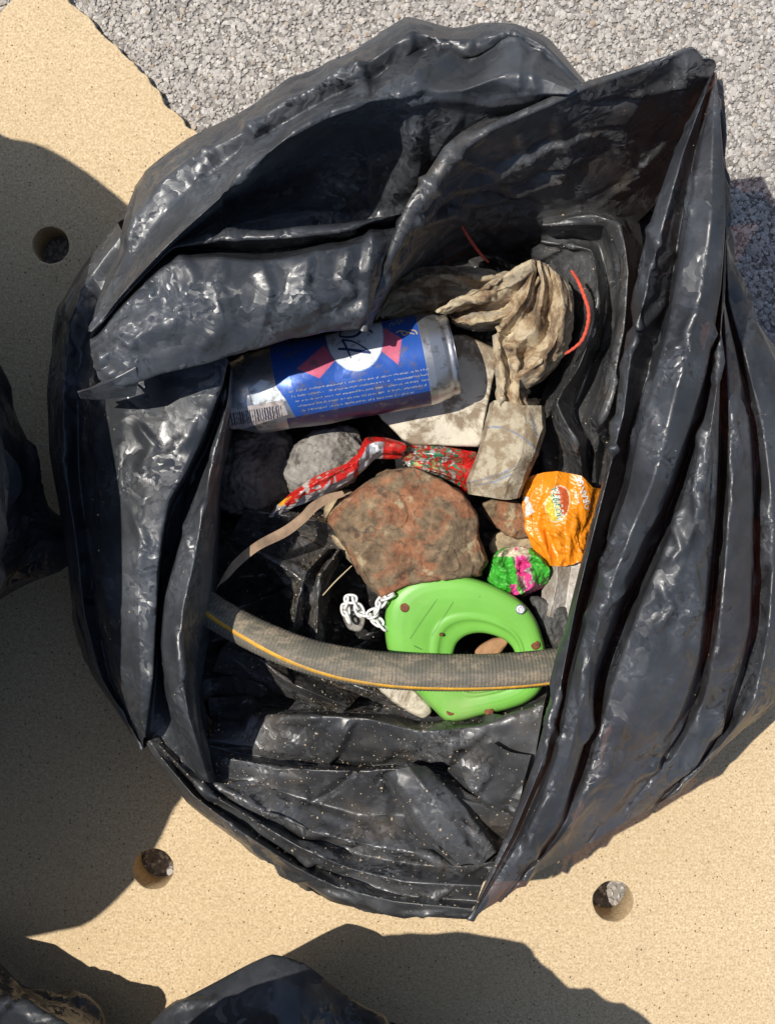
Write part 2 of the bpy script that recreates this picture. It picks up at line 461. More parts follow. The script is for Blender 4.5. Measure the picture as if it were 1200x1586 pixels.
def topo(x, y):
    X = x * 100 * FPX / CAMH + 600; Y = -y * 100 * FPX / CAMH + 793
    return ((Y < edge_y(np.maximum(X, 90)) + 12) & (X > 80)) | (Y + X * .9 < 40)
HOLES = [(79, 380, 30), (238, 1346, 33), (949, 1396, 33), (-260, 900, 32), (1400, 1200, 32), (560, 1750, 32), (560, 700, 32), (-200, -120, 32)]
def near_holes(x, y):
    X = x * 100 * FPX / CAMH + 600; Y = -y * 100 * FPX / CAMH + 793
    o = np.zeros_like(x, bool)
    for hx, hy, hr in HOLES[:3]: o |= (X - hx) ** 2 + (Y - hy) ** 2 < 50 ** 2
    return o
Va, Fa = stones(100000, (-.38, .52), (.02, .58), 3, topo)
Vb, Fb = stones(34000, (-.40, .40), (-.45, .30), 4, near_holes)
sm = stone_mat()
st = mesh('gravel', np.vstack([Va, Vb]), np.vstack([Fa, Fb + len(Va)]), sm, smooth=False); tag(st, kind='stuff')
st['label'] = 'pale grey stone chippings beyond the slab edge'

def slab():
    cu = bpy.data.curves.new('slabc', 'CURVE'); cu.dimensions = '2D'; cu.fill_mode = 'BOTH'
    def spl(pts):
        s = cu.splines.new('POLY'); s.points.add(len(pts) - 1); s.use_cyclic_u = True
        for q, p in zip(s.points, pts): q.co = (p[0], p[1], 0, 1)
    k = CAMH / FPX / 100
    top = []
    e = np.array([p for p in EDGE], float)
    for i in range(len(e) - 1):
        L = np.linalg.norm(e[i + 1] - e[i]); n = max(1, int(L / 5))
        for j in range(n):
            q = e[i] + (e[i + 1] - e[i]) * j / n
            a = 2.6 if e[i][0] > 90 and e[i][0] < 420 else .5
            top.append(((q[0] - 600 + a * noise.noise((q[0] * .06, q[1] * .06, 1)) * 2 + a * random.uniform(-.4, .4)) * k,
                        -(q[1] - 793 + a * noise.noise((q[0] * .06, q[1] * .06, 5)) * 2 + a * random.uniform(-.4, .4)) * k))
    top += [((1500 - 600) * k, -(1000 - 793) * k), ((2200 - 600) * k, -(1500 - 793) * k), ((2200 - 600) * k, -(2600 - 793) * k), ((-1600 - 600) * k, -(2600 - 793) * k), ((-1600 - 600) * k, -(60 - 793) * k)]
    spl(top)
    for hx, hy, hr in HOLES:
        spl([((hx - 600 + hr * (1 + .035 * noise.noise((math.cos(a) * 2.5 + hx, math.sin(a) * 2.5, hy))) * math.cos(a)) * k, -(hy - 793 + hr * (1 + .035 * noise.noise((math.cos(a) * 2.5 + hx, math.sin(a) * 2.5, hy))) * math.sin(a)) * k) for a in np.linspace(0, 2 * math.pi, 56, endpoint=False)])
    cu.extrude = .0195; cu.bevel_depth = .0009; cu.bevel_resolution = 1
    ob = bpy.data.objects.new('tmp', cu); COL.objects.link(ob)
    bpy.context.view_layer.update()
    me = bpy.data.meshes.new_from_object(ob.evaluated_get(bpy.context.evaluated_depsgraph_get()))
    bpy.data.objects.remove(ob)
    me.materials.clear(); me.materials.append(slab_mat())
    o = bpy.data.objects.new('perforated_slab', me); COL.objects.link(o); o.location = (0, 0, -.0205)
    tag(o, 'tan gritty slab with round holes lying under the black bags', 'slab')
slab()

# ---------------- the open rubbish bag ----------------
bag = thing('rubbish_bag', 'large open black plastic bag full of litter with its mouth facing up', 'rubbish bag', (0, 0, 0))
ST = .0019
def sheet(rails, L, ex=(.03, .03), **k):
    sharp = k.pop('sharp', .85); step = k.pop('step', ST)
    G = loft([PP(r) for r in rails], int(L / step), step, sharp=sharp, ang=k.pop('ang', .6))
    return relax(G, ex, **k)
# right-hand folded rim -----------------------------------------------------
def H(pts, hs):
    """attach heights (interpolated along the list) to pixel points"""
    n = len(pts); q = np.linspace(0, 1, len(hs))
    return [(p[0], p[1], float(np.interp(i / (n - 1), q, hs))) for i, p in enumerate(pts)]
rim = []
rim.append(H([(1100,125),(1050,245),(1020,345),(1005,450),(985,600),(975,700),(945,820),(910,950),(880,1080),(855,1180),(805,1290),(735,1420)], [28, 20, 15, 13, 12, 14, 17]))
rim.append(H([(1098,118),(1042,240),(1006,345),(982,440),(957,600),(945,700),(912,820),(880,950),(852,1080),(827,1180),(785,1290),(725,1425)], [31, 28, 26.5, 25, 24, 22.5, 20.5]))
rim.append(H([(1104,112),(1058,235),(1030,335),(1003,440),(975,560),(965,640),(950,700),(925,800),(893,930),(866,1070),(840,1180),(795,1290),(727,1424)], [32.5, 30, 28, 26.5, 25.5, 23.5, 20.7]))
rim.append(H([(1106,112),(1075,240),(1054,345),(1036,455),(995,600),(976,675),(965,750),(932,850),(902,950),(878,1040),(853,1170),(803,1290),(728,1424)], [31, 27, 24, 22, 21.5, 22, 20.5]))
rim.append(H([(1107,112),(1082,240),(1064,345),(1050,440),(1010,600),(988,680),(972,760),(940,850),(912,950),(886,1050),(862,1170),(812,1290),(730,1423)], [32.5, 30.5, 29, 28, 27, 24.5, 21]))
rim.append(H([(1107,112),(1102,240),(1100,345),(1085,450),(1055,575),(1035,660),(1010,750),(975,830),(935,940),(905,1050),(882,1170),(830,1290),(745,1412)], [33, 31.5, 30.5, 29.5, 28, 25, 21]))
rim.append(H([(1108,112),(1118,240),(1122,340),(1114,450),(1092,575),(1070,650),(1035,750),(1000,825),(952,940),(918,1050),(905,1150),(855,1290),(765,1400)], [33, 31, 29.5, 28.5, 27, 24.5, 20.7]))
rim.append(H([(1109,114),(1119,245),(1123,345),(1117,455),(1098,580),(1080,655),(1050,750),(1015,840),(968,940),(926,1050),(912,1120),(866,1285),(775,1394)], [31, 27, 23.5, 22, 21.5, 21, 20]))
rim.append(H([(1109,116),(1120,250),(1123,350),(1117,458),(1105,580),(1085,665),(1062,755),(1038,830),(1003,910),(965,1010),(935,1110),(890,1270),(790,1384)], [31, 28.5, 27.5, 27, 26, 23.5, 20]))
rim.append(H([(1109,117),(1120,255),(1123,355),(1118,460),(1112,580),(1100,670),(1088,760),(1068,840),(1040,920),(1005,1020),(970,1120),(920,1240),(830,1352)], [31, 29, 28.5, 28, 26.5, 23.5, 19.5]))
rim.append(H([(1110,118),(1120,260),(1123,360),(1118,462),(1114,580),(1110,700),(1106,800),(1096,875),(1088,950),(1078,1030),(1050,1110),(1010,1175),(900,1315)], [31, 28.5, 27.5, 26.5, 25, 22, 18.5]))
rim.append(H([(1110,119),(1121,262),(1124,362),(1119,463),(1115,580),(1114,700),(1110,800),(1104,880),(1099,955),(1090,1040),(1065,1110),(1028,1180),(940,1290)], [29, 25, 22, 20.5, 20, 19, 18]))
rim.append(H([(1110,120),(1121,264),(1124,364),(1120,464),(1126,590),(1130,700),(1127,800),(1122,880),(1114,955),(1105,1020),(1088,1090),(1045,1170),(970,1272)], [29, 26, 24.5, 24, 23.5, 21, 17.5]))
rim.append(H([(1110,121),(1121,266),(1124,366),(1121,465),(1140,560),(1158,660),(1163,750),(1162,880),(1158,970),(1142,1040),(1118,1110),(1075,1178),(990,1262)], [29, 25.5, 23.5, 22.5, 22, 20, 17]))
rim.append(H([(1110,122),(1121,268),(1124,368),(1122,466),(1144,560),(1163,660),(1168,750),(1167,880),(1163,970),(1150,1040),(1128,1110),(1098,1165),(1010,1250)], [28, 22, 19, 17.5, 17, 16, 15]))
rim.append(H([(1110,123),(1121,270),(1124,370),(1128,465),(1155,560),(1180,660),(1192,750),(1196,880),(1190,970),(1180,1030),(1165,1090),(1120,1150),(1030,1238)], [28, 23, 21, 20, 19.5, 18.5, 16]))
rim.append(H([(1110,124),(1121,272),(1125,372),(1160,478),(1200,560),(1235,660),(1250,750),(1250,880),(1240,970),(1220,1030),(1200,1085),(1150,1130),(1050,1226)], [27, 22, 19.5, 18, 17, 16, 14]))
rim.append(H([(1108,128),(1118,280),(1123,380),(1165,490),(1215,560),(1250,660),(1262,750),(1262,880),(1250,970),(1225,1030),(1195,1080),(1145,1125),(1045,1220)], [22, 15, 10, 7, 5, 4, 8]))
def lowtop(rs): return [[(x, y, h if h < 6 else h - 4.5 * float(np.clip((340 - y) / 230, 0, 1))) for x, y, h in r] for r in rs]
rim.append(H([(1010,250),(1045,347),(1060,430),(1110,520),(1150,580),(1180,670),(1190,750),(1190,880),(1180,960),(1150,1020),(1120,1060),(1080,1100),(1000,1180)], [5, .5, .4, .4, .4, .4, 1, 4]))
G_rim = sheet(lowtop(rim), .62, ex=(.008, .014), iters=60, anchor=.05, seed=2, amp=.0003, ns=60, cr=dict(count=110, hmax=.0042, cross=.4, lens=(.035, .12), wid=(.005, .018)))
G_rim = crease_at(G_rim, [([(1036,388),(1012,412),(1004,470)],.003,10,14), ([(1036,455),(1008,490),(980,520)],.0035,9,14), ([(1000,345),(1020,380),(1048,400)],.004,12,12), ([(955,640),(940,700),(965,690)],.006,12,10), ([(1085,470),(1060,520),(1075,560)],.004,14,12),
    ([(1098,600),(1082,650),(1090,700),(1078,760),(1092,830),(1070,880),(1080,940),(1050,985),(1062,1030),(1030,1080)],.0055,14,12), ([(1060,780),(1040,810),(1055,850),(1030,880)],.004,8,10), ([(1020,900),(1040,940),(1010,980)],.004,12,10),
    ([(1145,600),(1132,650),(1145,700),(1130,760),(1142,830)],.004,8,8), ([(1080,260),(1062,300),(1070,340)],.004,10,10), ([(905,1010),(902,1080),(915,1170)],.006,10,18), ([(870,1060),(850,1120),(870,1160)],.004,12,12), ([(1100,500),(1115,560),(1100,600)],.004,10,12),
    ([(960,1180),(900,1230),(860,1300)],.004,20,12), ([(1040,1180),(980,1200),(930,1270)],.005,14,14), ([(1010,560),(1000,620),(1020,680)],.003,14,10), ([(945,820),(930,870),(940,920)],.003,10,10), ([(850,1230),(820,1290),(830,1340)],.004,14,12), ([(1180,760),(1190,830),(1175,900)],.005,20,14)])
# upper inner wall and its lip -----------------------------------------------
up = []
up.append(H([(560,512),(575,450),(596,385),(632,315),(690,245),(755,208),(830,170),(905,132),(1000,104),(1070,80)], [22.5, 24, 26, 28, 30]))
up.append(H([(560,510),(583,430),(608,370),(643,300),(692,236),(748,197),(830,160),(905,127),(1000,98),(1070,72),(1090,88)], [25.6, 29.6, 31.6, 32.5, 33]))
up.append(H([(564,508),(590,435),(622,368),(658,302),(708,240),(760,203),(840,168),(915,133),(1005,103),(1071,76),(1098,98)], [25.6, 29.6, 31.6, 32.5, 33]))
up.append(H([(575,500),(600,440),(635,370),(675,300),(722,245),(775,212),(850,182),(930,150),(1010,120),(1066,100),(1106,110)], [24.5, 28, 30, 31, 32.5]))
up.append(H([(590,470),(620,420),(655,360),(700,300),(745,262),(810,240),(880,215),(950,190),(1020,158),(1062,140),(1100,125)], [23, 25, 26, 27, 30]))
up.append(H([(605,440),(640,405),(680,360),(725,320),(780,295),(840,275),(905,258),(970,235),(1028,200),(1060,175),(1095,140)], [20, 21, 22, 22, 26]))
up.append(H([(620,430),(660,405),(700,380),(745,355),(800,340),(860,325),(920,315),(975,295),(1020,262),(1050,220),(1085,165)], [16, 16, 16.5, 17, 21]))
up.append(H([(635,440),(680,420),(720,400),(770,390),(820,380),(880,370),(940,360),(985,345),(1020,310),(1045,260),(1075,190)], [12, 11.5, 12, 12, 15]))
G_up = sheet(lowtop(up), .42, ex=(.012, .01), iters=60, anchor=.05, seed=5, amp=.0005, ns=35, cr=dict(count=70, hmax=.0045, cross=.4, lens=(.03, .12), wid=(.004, .018)))
G_up = crease_at(G_up, [([(690,300),(760,275),(850,225),(960,190)],.006,26,12), ([(720,320),(800,300),(880,270)],.006,10,20), ([(1066,82),(1055,140),(1050,190)],.006,16,24), ([(700,240),(760,260),(790,262)],.004,14,14), ([(640,350),(700,330),(740,345)],.005,14,14),
    ([(860,180),(880,240),(860,300)],.004,20,26), ([(1000,130),(960,200),(980,260)],.005,24,16), ([(800,200),(820,250),(780,300)],.003,16,16), ([(590,430),(620,375),(655,330)],.003,10,10)])
# back lobe of the rim (outer side, upper left) -------------------------------
bk = []
bk.append(H([(900,150),(845,100),(790,80),(700,90),(630,75),(575,105),(500,145),(440,175),(370,220),(300,255),(240,300),(215,350),(200,400),(180,440),(160,480),(150,520)], [12, 6, 5, 6, 12]))
bk.append(H([(905,125),(850,60),(795,36),(700,43),(630,26),(575,60),(500,100),(440,132),(365,178),(290,215),(225,265),(205,320),(190,375),(165,430),(150,470),(140,512)], [25, 23, 22, 21, 24]))
bk.append(H([(902,130),(846,72),(793,48),(735,75),(640,50),(580,90),(510,122),(445,158),(375,205),(310,235),(245,285),(212,345),(196,390),(170,440),(153,480),(141,511)], [27, 27, 28, 25, 26]))
bk.append(H([(898,134),(842,84),(790,60),(728,88),(648,78),(585,118),(515,150),(450,186),(395,218),(335,262),(270,315),(232,360),(206,405),(176,448),(156,485),(142,510)], [27.3, 26.0, 27.2, 25.6, 26.4]))
bk.append(H([(894,137),(838,100),(784,84),(720,120),(655,110),(600,132),(578,148),(520,160),(452,196),(385,248),(320,300),(255,365),(218,412),(182,455),(158,490),(142,510)], [28, 27.5, 29, 27.5, 27]))
bk.append(H([(890,140),(834,120),(780,118),(716,140),(660,140),(610,150),(576,156),(520,172),(455,206),(392,256),(350,298),(264,376),(222,420),(184,462),(159,495),(142,511)], [29, 29, 31.5, 31, 28.5]))
bk.append(H([(880,146),(828,145),(770,152),(712,168),(660,178),(618,178),(580,176),(530,190),(468,222),(402,268),(356,304),(266,380),(224,424),(186,464),(160,497),(142,512)], [29, 27, 28.5, 30, 28.5]))
bk.append(H([(870,150),(815,165),(760,185),(712,205),(665,215),(640,235),(600,230),(550,240),(490,262),(430,290),(365,320),(268,386),(226,430),(188,468),(162,500),(143,513)], [27, 25, 23, 25, 28]))
bk.append(H([(850,165),(800,188),(745,215),(700,245),(668,270),(640,300),(610,320),(570,325),(510,330),(450,335),(370,345),(272,392),(230,436),(190,474),(164,503),(145,515)], [25, 22, 18, 21, 26]))
bk.append(H([(850,185),(800,205),(745,235),(700,270),(672,300),(645,340),(615,360),(580,360),(520,365),(455,370),(380,385),(290,410),(240,450),(200,482),(172,508),(150,520)], [22, 20, 18, 20, 24]))
G_bk = sheet(bk, .62, ex=(.01, .012), iters=60, anchor=.05, seed=8, amp=.0004, ns=50, cr=dict(count=44, hmax=.0036, cross=.7, lens=(.035, .12), wid=(.006, .024)))
G_bk = crease_at(G_bk, [([(575,152),(535,112),(500,100)],.005,16,30), ([(576,150),(556,110),(552,85)],.006,14,22), ([(578,150),(620,100),(640,45)],.006,26,14), ([(580,150),(640,130),(700,90),(790,40)],.007,20,34),
    ([(792,42),(806,90),(800,150)],.005,30,16), ([(600,165),(680,150),(760,160),(850,150)],.004,18,10), ([(640,180),(650,230),(640,300)],.006,26,18), ([(365,182),(392,200),(388,225),(370,262),(352,292)],.006,14,30),
    ([(227,272),(214,330),(202,392)],.005,22,10), ([(300,290),(320,250),(330,225)],.004,14,22), ([(430,215),(500,178),(572,156)],.004,12,10), ([(350,295),(352,350)],.004,8,20), ([(690,60),(655,100),(640,140)],.005,12,18), ([(470,120),(450,150),(400,180)],.003,10,10),
    ([(840,75),(822,110),(830,150)],.004,14,14), ([(720,170),(690,210),(660,260)],.004,20,12), ([(560,200),(575,260),(572,320)],.005,20,16)])
# left flap hanging over the can ------------------------------------------------
fl = []
fl.append(H([(640,345),(585,352),(540,372),(470,384),(400,392),(335,386),(285,384),(262,392),(225,436),(188,476),(160,505),(148,518)], [22, 23, 24, 25, 26]))
fl.append(H([(620,330),(581,337),(540,345),(470,352),(415,358),(350,353),(300,366),(264,379),(222,421),(184,463),(158,494),(140,512)], [27, 28, 28.5, 29, 29]))
fl.append(H([(618,334),(579,343),(540,356),(470,366),(415,370),(350,372),(300,380),(268,385),(226,426),(186,468),(160,498),(142,515)], [27, 28.3, 28.8, 29.2, 29]))
fl.append(H([(614,345),(577,350),(535,372),(465,384),(405,392),(335,388),(285,386),(255,400),(214,440),(180,475),(158,505),(140,525)], [24, 25, 26, 27, 28]))
fl.append(H([(608,365),(573,372),(530,385),(465,398),(400,404),(332,398),(278,402),(248,418),(210,455),(182,485),(160,515),(140,535)], [28, 29.5, 30, 30, 28.5]))
fl.append(H([(596,400),(568,410),(520,420),(460,436),(390,442),(325,440),(268,446),(238,460),(206,486),(182,508),(162,530),(142,548)], [28, 29.7, 30.5, 30, 28]))
fl.append(H([(580,440),(563,452),(515,462),(455,478),(390,488),(325,490),(268,498),(235,508),(206,524),(185,538),(165,552),(146,562)], [27.2, 29.5, 31, 31, 29]))
fl.append(H([(566,480),(559,490),(510,496),(455,508),(395,522),(335,532),(275,544),(240,552),(210,562),(188,572),(170,580),(150,578)], [26.2, 28.5, 30.2, 30.4, 29]))
fl.append(H([(560,505),(556,510),(505,514),(450,524),(400,540),(340,558),(280,572),(245,580),(212,592),(192,598),(172,596),(154,588)], [25.3, 27.5, 29.4, 29.6, 29]))
fl.append(H([(560,500),(550,505),(500,512),(450,520),(400,533),(345,550),(290,562),(250,570),(222,580),(198,588),(178,588),(160,582)], [24.3, 25.6, 27, 27, 27]))
G_fl = sheet(fl, .34, ex=(.01, .01), iters=60, anchor=.05, seed=11, amp=.0003, ns=60, cr=dict(count=36, hmax=.0021, cross=.8, lens=(.03, .09), wid=(.005, .018)))
G_fl = crease_at(G_fl, [([(577,345),(568,420),(558,506)],.006,12,26), ([(576,352),(500,385),(440,430)],.003,24,12), ([(268,386),(300,430),(262,520)],.004,20,16), ([(350,395),(330,440),(345,500),(300,555)],.003,14,22), ([(480,395),(470,450),(500,490)],.004,26,12),
    ([(205,490),(180,520),(215,540)],.005,12,12), ([(160,540),(158,570),(180,585)],.004,12,10), ([(400,400),(420,450),(400,520)],.003,20,12), ([(540,380),(530,430),(555,470)],.003,14,14), ([(230,440),(240,480),(205,510)],.003,12,12)])
tl = [H([(215,575),(190,580),(165,588),(140,600),(120,606)], [29, 28.4, 27]), H([(210,568),(192,578),(168,590),(143,601),(121,608)], [30.4, 29.6, 27.6]),
      H([(215,590),(196,598),(174,604),(148,609),(122,611)], [29.6, 29, 27.3]), H([(210,613),(190,616),(170,618),(148,619),(125,617)], [28.2, 28, 26.6])]
G_tl = sheet(tl, .05, ex=(.04, .04), iters=60, anchor=.03, seed=13, amp=.001, ns=90, step=.0012)
# left side: outer wall and two folded strips -----------------------------------
lf = []
lf.append(H([(230,330),(190,400),(150,470),(140,560),(140,700),(160,830),(172,950),(190,1040),(215,1090),(245,1140)], [4, 0.5, 0.4, 0.5, 3]))
lf.append(H([(190,340),(138,408),(100,480),(85,590),(86,700),(108,830),(120,950),(146,1040),(184,1100),(222,1160)], [10, 7, 6, 6, 9]))
lf.append(H([(183,345),(130,410),(90,480),(75,600),(77,700),(100,830),(114,950),(140,1040),(180,1100),(220,1162)], [15, 12, 11, 12, 14]))
lf.append(H([(190,360),(142,425),(108,500),(98,610),(100,720),(118,840),(130,950),(155,1045),(190,1105),(222,1160)], [18, 18, 18, 17, 16]))
lf.append(H([(200,385),(158,460),(128,540),(122,640),(124,740),(138,850),(150,950),(170,1050),(200,1110),(222,1156)], [18, 17, 16, 16, 15]))
lf.append(H([(215,420),(180,500),(156,570),(150,660),(152,750),(160,850),(168,950),(184,1050),(206,1110),(222,1152)], [21, 22, 22, 21, 17]))
lf.append(H([(250,470),(220,540),(195,620),(186,700),(186,770),(190,850),(194,950),(203,1050),(214,1105),(222,1146)], [23, 24, 24, 22, 18]))
lf.append(H([(330,540),(300,570),(262,640),(240,700),(225,770),(218,850),(216,950),(218,1050),(220,1105),(223,1143)], [24, 25, 25, 23, 18.5]))
lf.append(H([(352,556),(342,600),(312,680),(288,730),(262,775),(248,850),(242,950),(237,1050),(230,1105),(225,1142)], [24, 25, 25, 23, 18.5]))
lf.append(H([(356,560),(348,610),(318,695),(294,740),(268,785),(253,850),(246,950),(241,1050),(234,1105),(228,1143)], [21, 20, 19, 17, 16]))
lf.append(H([(356,562),(350,612),(322,700),(296,770),(272,845),(248,925),(243,1005),(256,1078),(280,1150),(306,1208)], [21, 20, 19.5, 18, 16]))
lf.append(H([(357,565),(351,618),(324,705),(300,780),(280,850),(258,930),(252,1010),(266,1082),(290,1150),(312,1210)], [22, 23, 24.5, 23.5, 17]))
lf.append(H([(358,570),(352,630),(330,715),(315,790),(302,865),(284,945),(280,1025),(292,1105),(310,1165),(325,1212)], [23, 24, 26, 25, 17.5]))
lf.append(H([(362,580),(356,650),(337,745),(332,850),(324,920),(312,980),(302,1040),(304,1110),(320,1170),(334,1214)], [21, 20.5, 20.5, 19, 16.5]))
lf.append(H([(375,600),(362,680),(345,770),(340,860),(334,930),(324,990),(314,1045),(318,1110),(332,1165),(345,1210)], [12, 11, 11, 11, 14]))
G_lf = sheet(lf, .46, ex=(.008, .014), iters=60, anchor=.05, seed=17, amp=.0003, ns=60, cr=dict(count=75, hmax=.0034, cross=.5, lens=(.03, .1), wid=(.005, .016)))
G_lf = crease_at(G_lf, [([(210,650),(240,690),(215,740)],.004,16,10), ([(320,620),(290,680),(260,700)],.004,12,16), ([(300,730),(285,800),(298,870)],.003,8,10), ([(205,790),(225,840),(210,900)],.003,12,12), ([(270,960),(285,1040),(275,1090)],.003,10,8), ([(110,560),(150,640),(140,720)],.005,20,20), ([(130,800),(160,900),(150,1000)],.004,18,18)])
# front interior folds ----------------------------------------------------------
bt = []
bt.append(H([(250,1120),(300,1190),(360,1240),(450,1290),(520,1320),(600,1340),(720,1345)], [3, .5, .4, .5, 6]))
bt.append(H([(224,1150),(290,1243),(360,1297),(450,1358),(510,1396),(600,1415),(722,1424)], [12, 12, 12, 13, 17]))
bt.append(H([(224,1148),(291,1240),(362,1294),(452,1354),(512,1390),(602,1410),(724,1420)], [16, 16, 16, 17, 19]))
bt.append(H([(230,1148),(300,1232),(368,1284),(456,1342),(522,1374),(610,1396),(732,1408)], [17, 18, 18, 18, 20]))
bt.append(H([(236,1150),(306,1226),(374,1274),(460,1328),(530,1360),(618,1386),(738,1396)], [16, 15.5, 15.5, 16, 18]))
bt.append(H([(245,1152),(312,1220),(380,1262),(464,1312),(540,1345),(628,1366),(746,1372)], [17, 18, 18.5, 18.5, 19]))
bt.append(H([(255,1154),(318,1215),(385,1254),(468,1298),(550,1322),(640,1338),(756,1348)], [16, 16, 16, 16, 17]))
bt.append(H([(270,1160),(322,1208),(390,1244),(472,1284),(560,1308),(650,1322),(700,1342),(768,1335)], [16, 17, 18, 18, 17.5]))
bt.append(H([(290,1165),(330,1198),(400,1215),(480,1240),(560,1262),(630,1262),(710,1318),(778,1310)], [15.5, 15, 16, 16, 15.5]))
bt.append(H([(305,1165),(335,1185),(400,1196),(480,1208),(560,1212),(620,1200),(700,1270),(790,1280)], [15.5, 16, 17.5, 18, 17]))
bt.append(H([(315,1160),(340,1172),(400,1182),(480,1192),(550,1194),(632,1192),(720,1240),(802,1255)], [15.5, 16.5, 18, 19, 17.5]))
bt.append(H([(320,1152),(345,1162),(400,1172),(480,1184),(560,1186),(640,1184),(730,1210),(812,1235)], [14, 13.5, 13, 14, 14]))
bt.append(H([(324,1145),(350,1150),(410,1160),(490,1172),(560,1180),(650,1178),(740,1190),(822,1205)], [14, 14, 14.5, 15.5, 15.5]))
bt.append(H([(328,1130),(370,1132),(420,1128),(490,1125),(570,1130),(650,1150),(745,1150),(832,1150)], [13, 14, 17, 17, 17]))
bt.append(H([(328,1120),(370,1118),(418,1112),(490,1108),(570,1113),(650,1132),(745,1124),(842,1090)], [12, 13.5, 17.5, 17.5, 17]))
bt.append(H([(326,1110),(372,1106),(422,1102),(490,1098),(570,1102),(650,1118),(745,1112),(846,1078)], [10, 10, 13, 13, 14]))
bt.append(H([(322,1080),(374,1080),(430,1080),(490,1078),(570,1080),(650,1090),(745,1090),(846,1060)], [9, 9, 10, 10, 11]))
G_bt = sheet(bt, .42, ex=(.015, .015), iters=60, anchor=.04, seed=23, amp=.0005, ns=50, cr=dict(count=110, hmax=.005, cross=.6, wid=(.005, .022)))
G_bt = crease_at(G_bt, [([(420,1130),(440,1112),(500,1110)],.005,14,10), ([(560,1190),(600,1230),(590,1290)],.004,20,16), ([(650,1195),(690,1250),(720,1330)],.007,30,14), ([(720,1190),(760,1150),(800,1170)],.006,18,14), ([(400,1190),(430,1240),(400,1280)],.003,20,20), ([(690,1190),(700,1160),(760,1130)],.005,16,16)])
# extra triangular tucks in the front folds
tk = [H([(590,1200),(640,1290),(700,1345)], [17, 17, 17]), H([(600,1196),(655,1280),(712,1338)], [19.5, 19.5, 18.5]), H([(632,1188),(690,1262),(745,1338)], [20.5, 20, 18.5]),
      H([(660,1186),(720,1250),(765,1322)], [19, 19, 18]), H([(670,1195),(735,1250),(780,1310)], [16, 16, 16])]
G_tk = sheet(tk, .1, ex=(.01, .01), iters=40, anchor=.05, seed=29, amp=.0004, ns=50, cr=dict(count=16, hmax=.003, cross=.6))
tk2 = [H([(690,1195),(745,1245),(792,1275)], [16, 16, 16]), H([(700,1185),(750,1236),(798,1262)], [19.5, 19, 18]), H([(722,1168),(762,1196),(812,1205)], [20, 19, 18.5]), H([(760,1150),(790,1165),(822,1170)], [18.5, 18, 17.5])]
G_tk2 = sheet(tk2, .07, ex=(.01, .01), iters=40, anchor=.05, seed=31, amp=.0004, ns=60, cr=dict(count=16, hmax=.003, cross=.6))
# right inner wall with its bunched folds --------------------------------------
ri = []
ri.append(H([(800,400),(845,440),(868,520),(852,580),(830,640),(838,700),(838,780),(842,860),(845,950),(842,1050),(830,1100)], [11, 11, 11, 11, 11]))
ri.append(H([(815,390),(870,415),(890,500),(872,570),(850,640),(862,700),(870,780),(870,860),(865,950),(858,1050),(845,1110)], [13, 14, 14, 12, 12]))
ri.append(H([(835,378),(905,395),(912,500),(888,575),(858,640),(872,700),(890,780),(888,860),(875,950),(864,1050),(848,1120)], [14, 17, 17, 14, 13]))
ri.append(H([(838,372),(915,388),(925,440),(918,510),(895,570),(862,625),(895,690),(905,780),(898,860),(880,950),(868,1050),(850,1130)], [15, 18.5, 18, 16, 13]))
ri.append(H([(838,366),(925,378),(940,440),(932,520),(908,580),(885,640),(910,680),(915,780),(906,860),(886,950),(870,1050),(852,1130)], [13, 14, 13, 14, 13]))
ri.append(H([(838,358),(928,366),(952,440),(942,520),(925,590),(905,650),(920,690),(922,780),(912,860),(890,950),(872,1050),(855,1130)], [14, 15, 14, 16, 14]))
ri.append(H([(840,350),(935,350),(962,420),(955,510),(940,590),(925,650),(930,700),(930,780),(918,860),(894,950),(874,1050),(858,1130)], [17, 19.5, 18, 16, 14]))
ri.append(H([(840,344),(915,332),(960,350),(972,420),(966,510),(950,590),(938,650),(938,700),(936,780),(922,860),(896,950),(876,1050),(860,1130)], [17, 20.5, 19, 17, 14]))
ri.append(H([(842,330),(920,322),(968,342),(986,420),(978,510),(962,590),(952,650),(948,700),(944,780),(930,860),(900,950),(880,1050),(862,1130)], [13, 14, 14, 14, 13]))
ri.append(H([(844,320),(930,312),(985,330),(1000,420),(995,510),(980,590),(972,650),(965,700),(960,780),(940,860),(905,950),(884,1050),(866,1130)], [10, 12, 12, 13, 13]))
ri = [[(x, y, h if y < 700 or k > 7 else min(h, 12.2 - .12 * max(0, min(y, 760) - 700) * .3)) for x, y, h in r] for k, r in enumerate(ri)]
G_ri = sheet(ri, .44, ex=(.02, .02), iters=80, anchor=.03, seed=37, amp=.001, ns=60, cr=dict(count=110, hmax=.004, cross=.5, wid=(.004, .015)))
# crumpled lining under the litter ----------------------------------------------
ln = []
for j, y in enumerate((290, 340, 400, 470, 550, 630, 700, 780, 830, 880, 930, 980, 1020, 1060, 1100)):
    ln.append([(x, y + 14 * math.sin(x * .03 + j), 9.2 + 2.2 * math.sin(j * 2.4 + x * .021) + 1.5 * math.sin(x * .055 + j * 1.3)) for x in range(290, 1051, 40)])
G_ln = sheet(ln, .32, ex=(.08, .08), iters=120, anchor=.012, seed=41, amp=.002, ns=45, cr=dict(count=200, hmax=.007, cross=.9, wid=(.006, .024)))
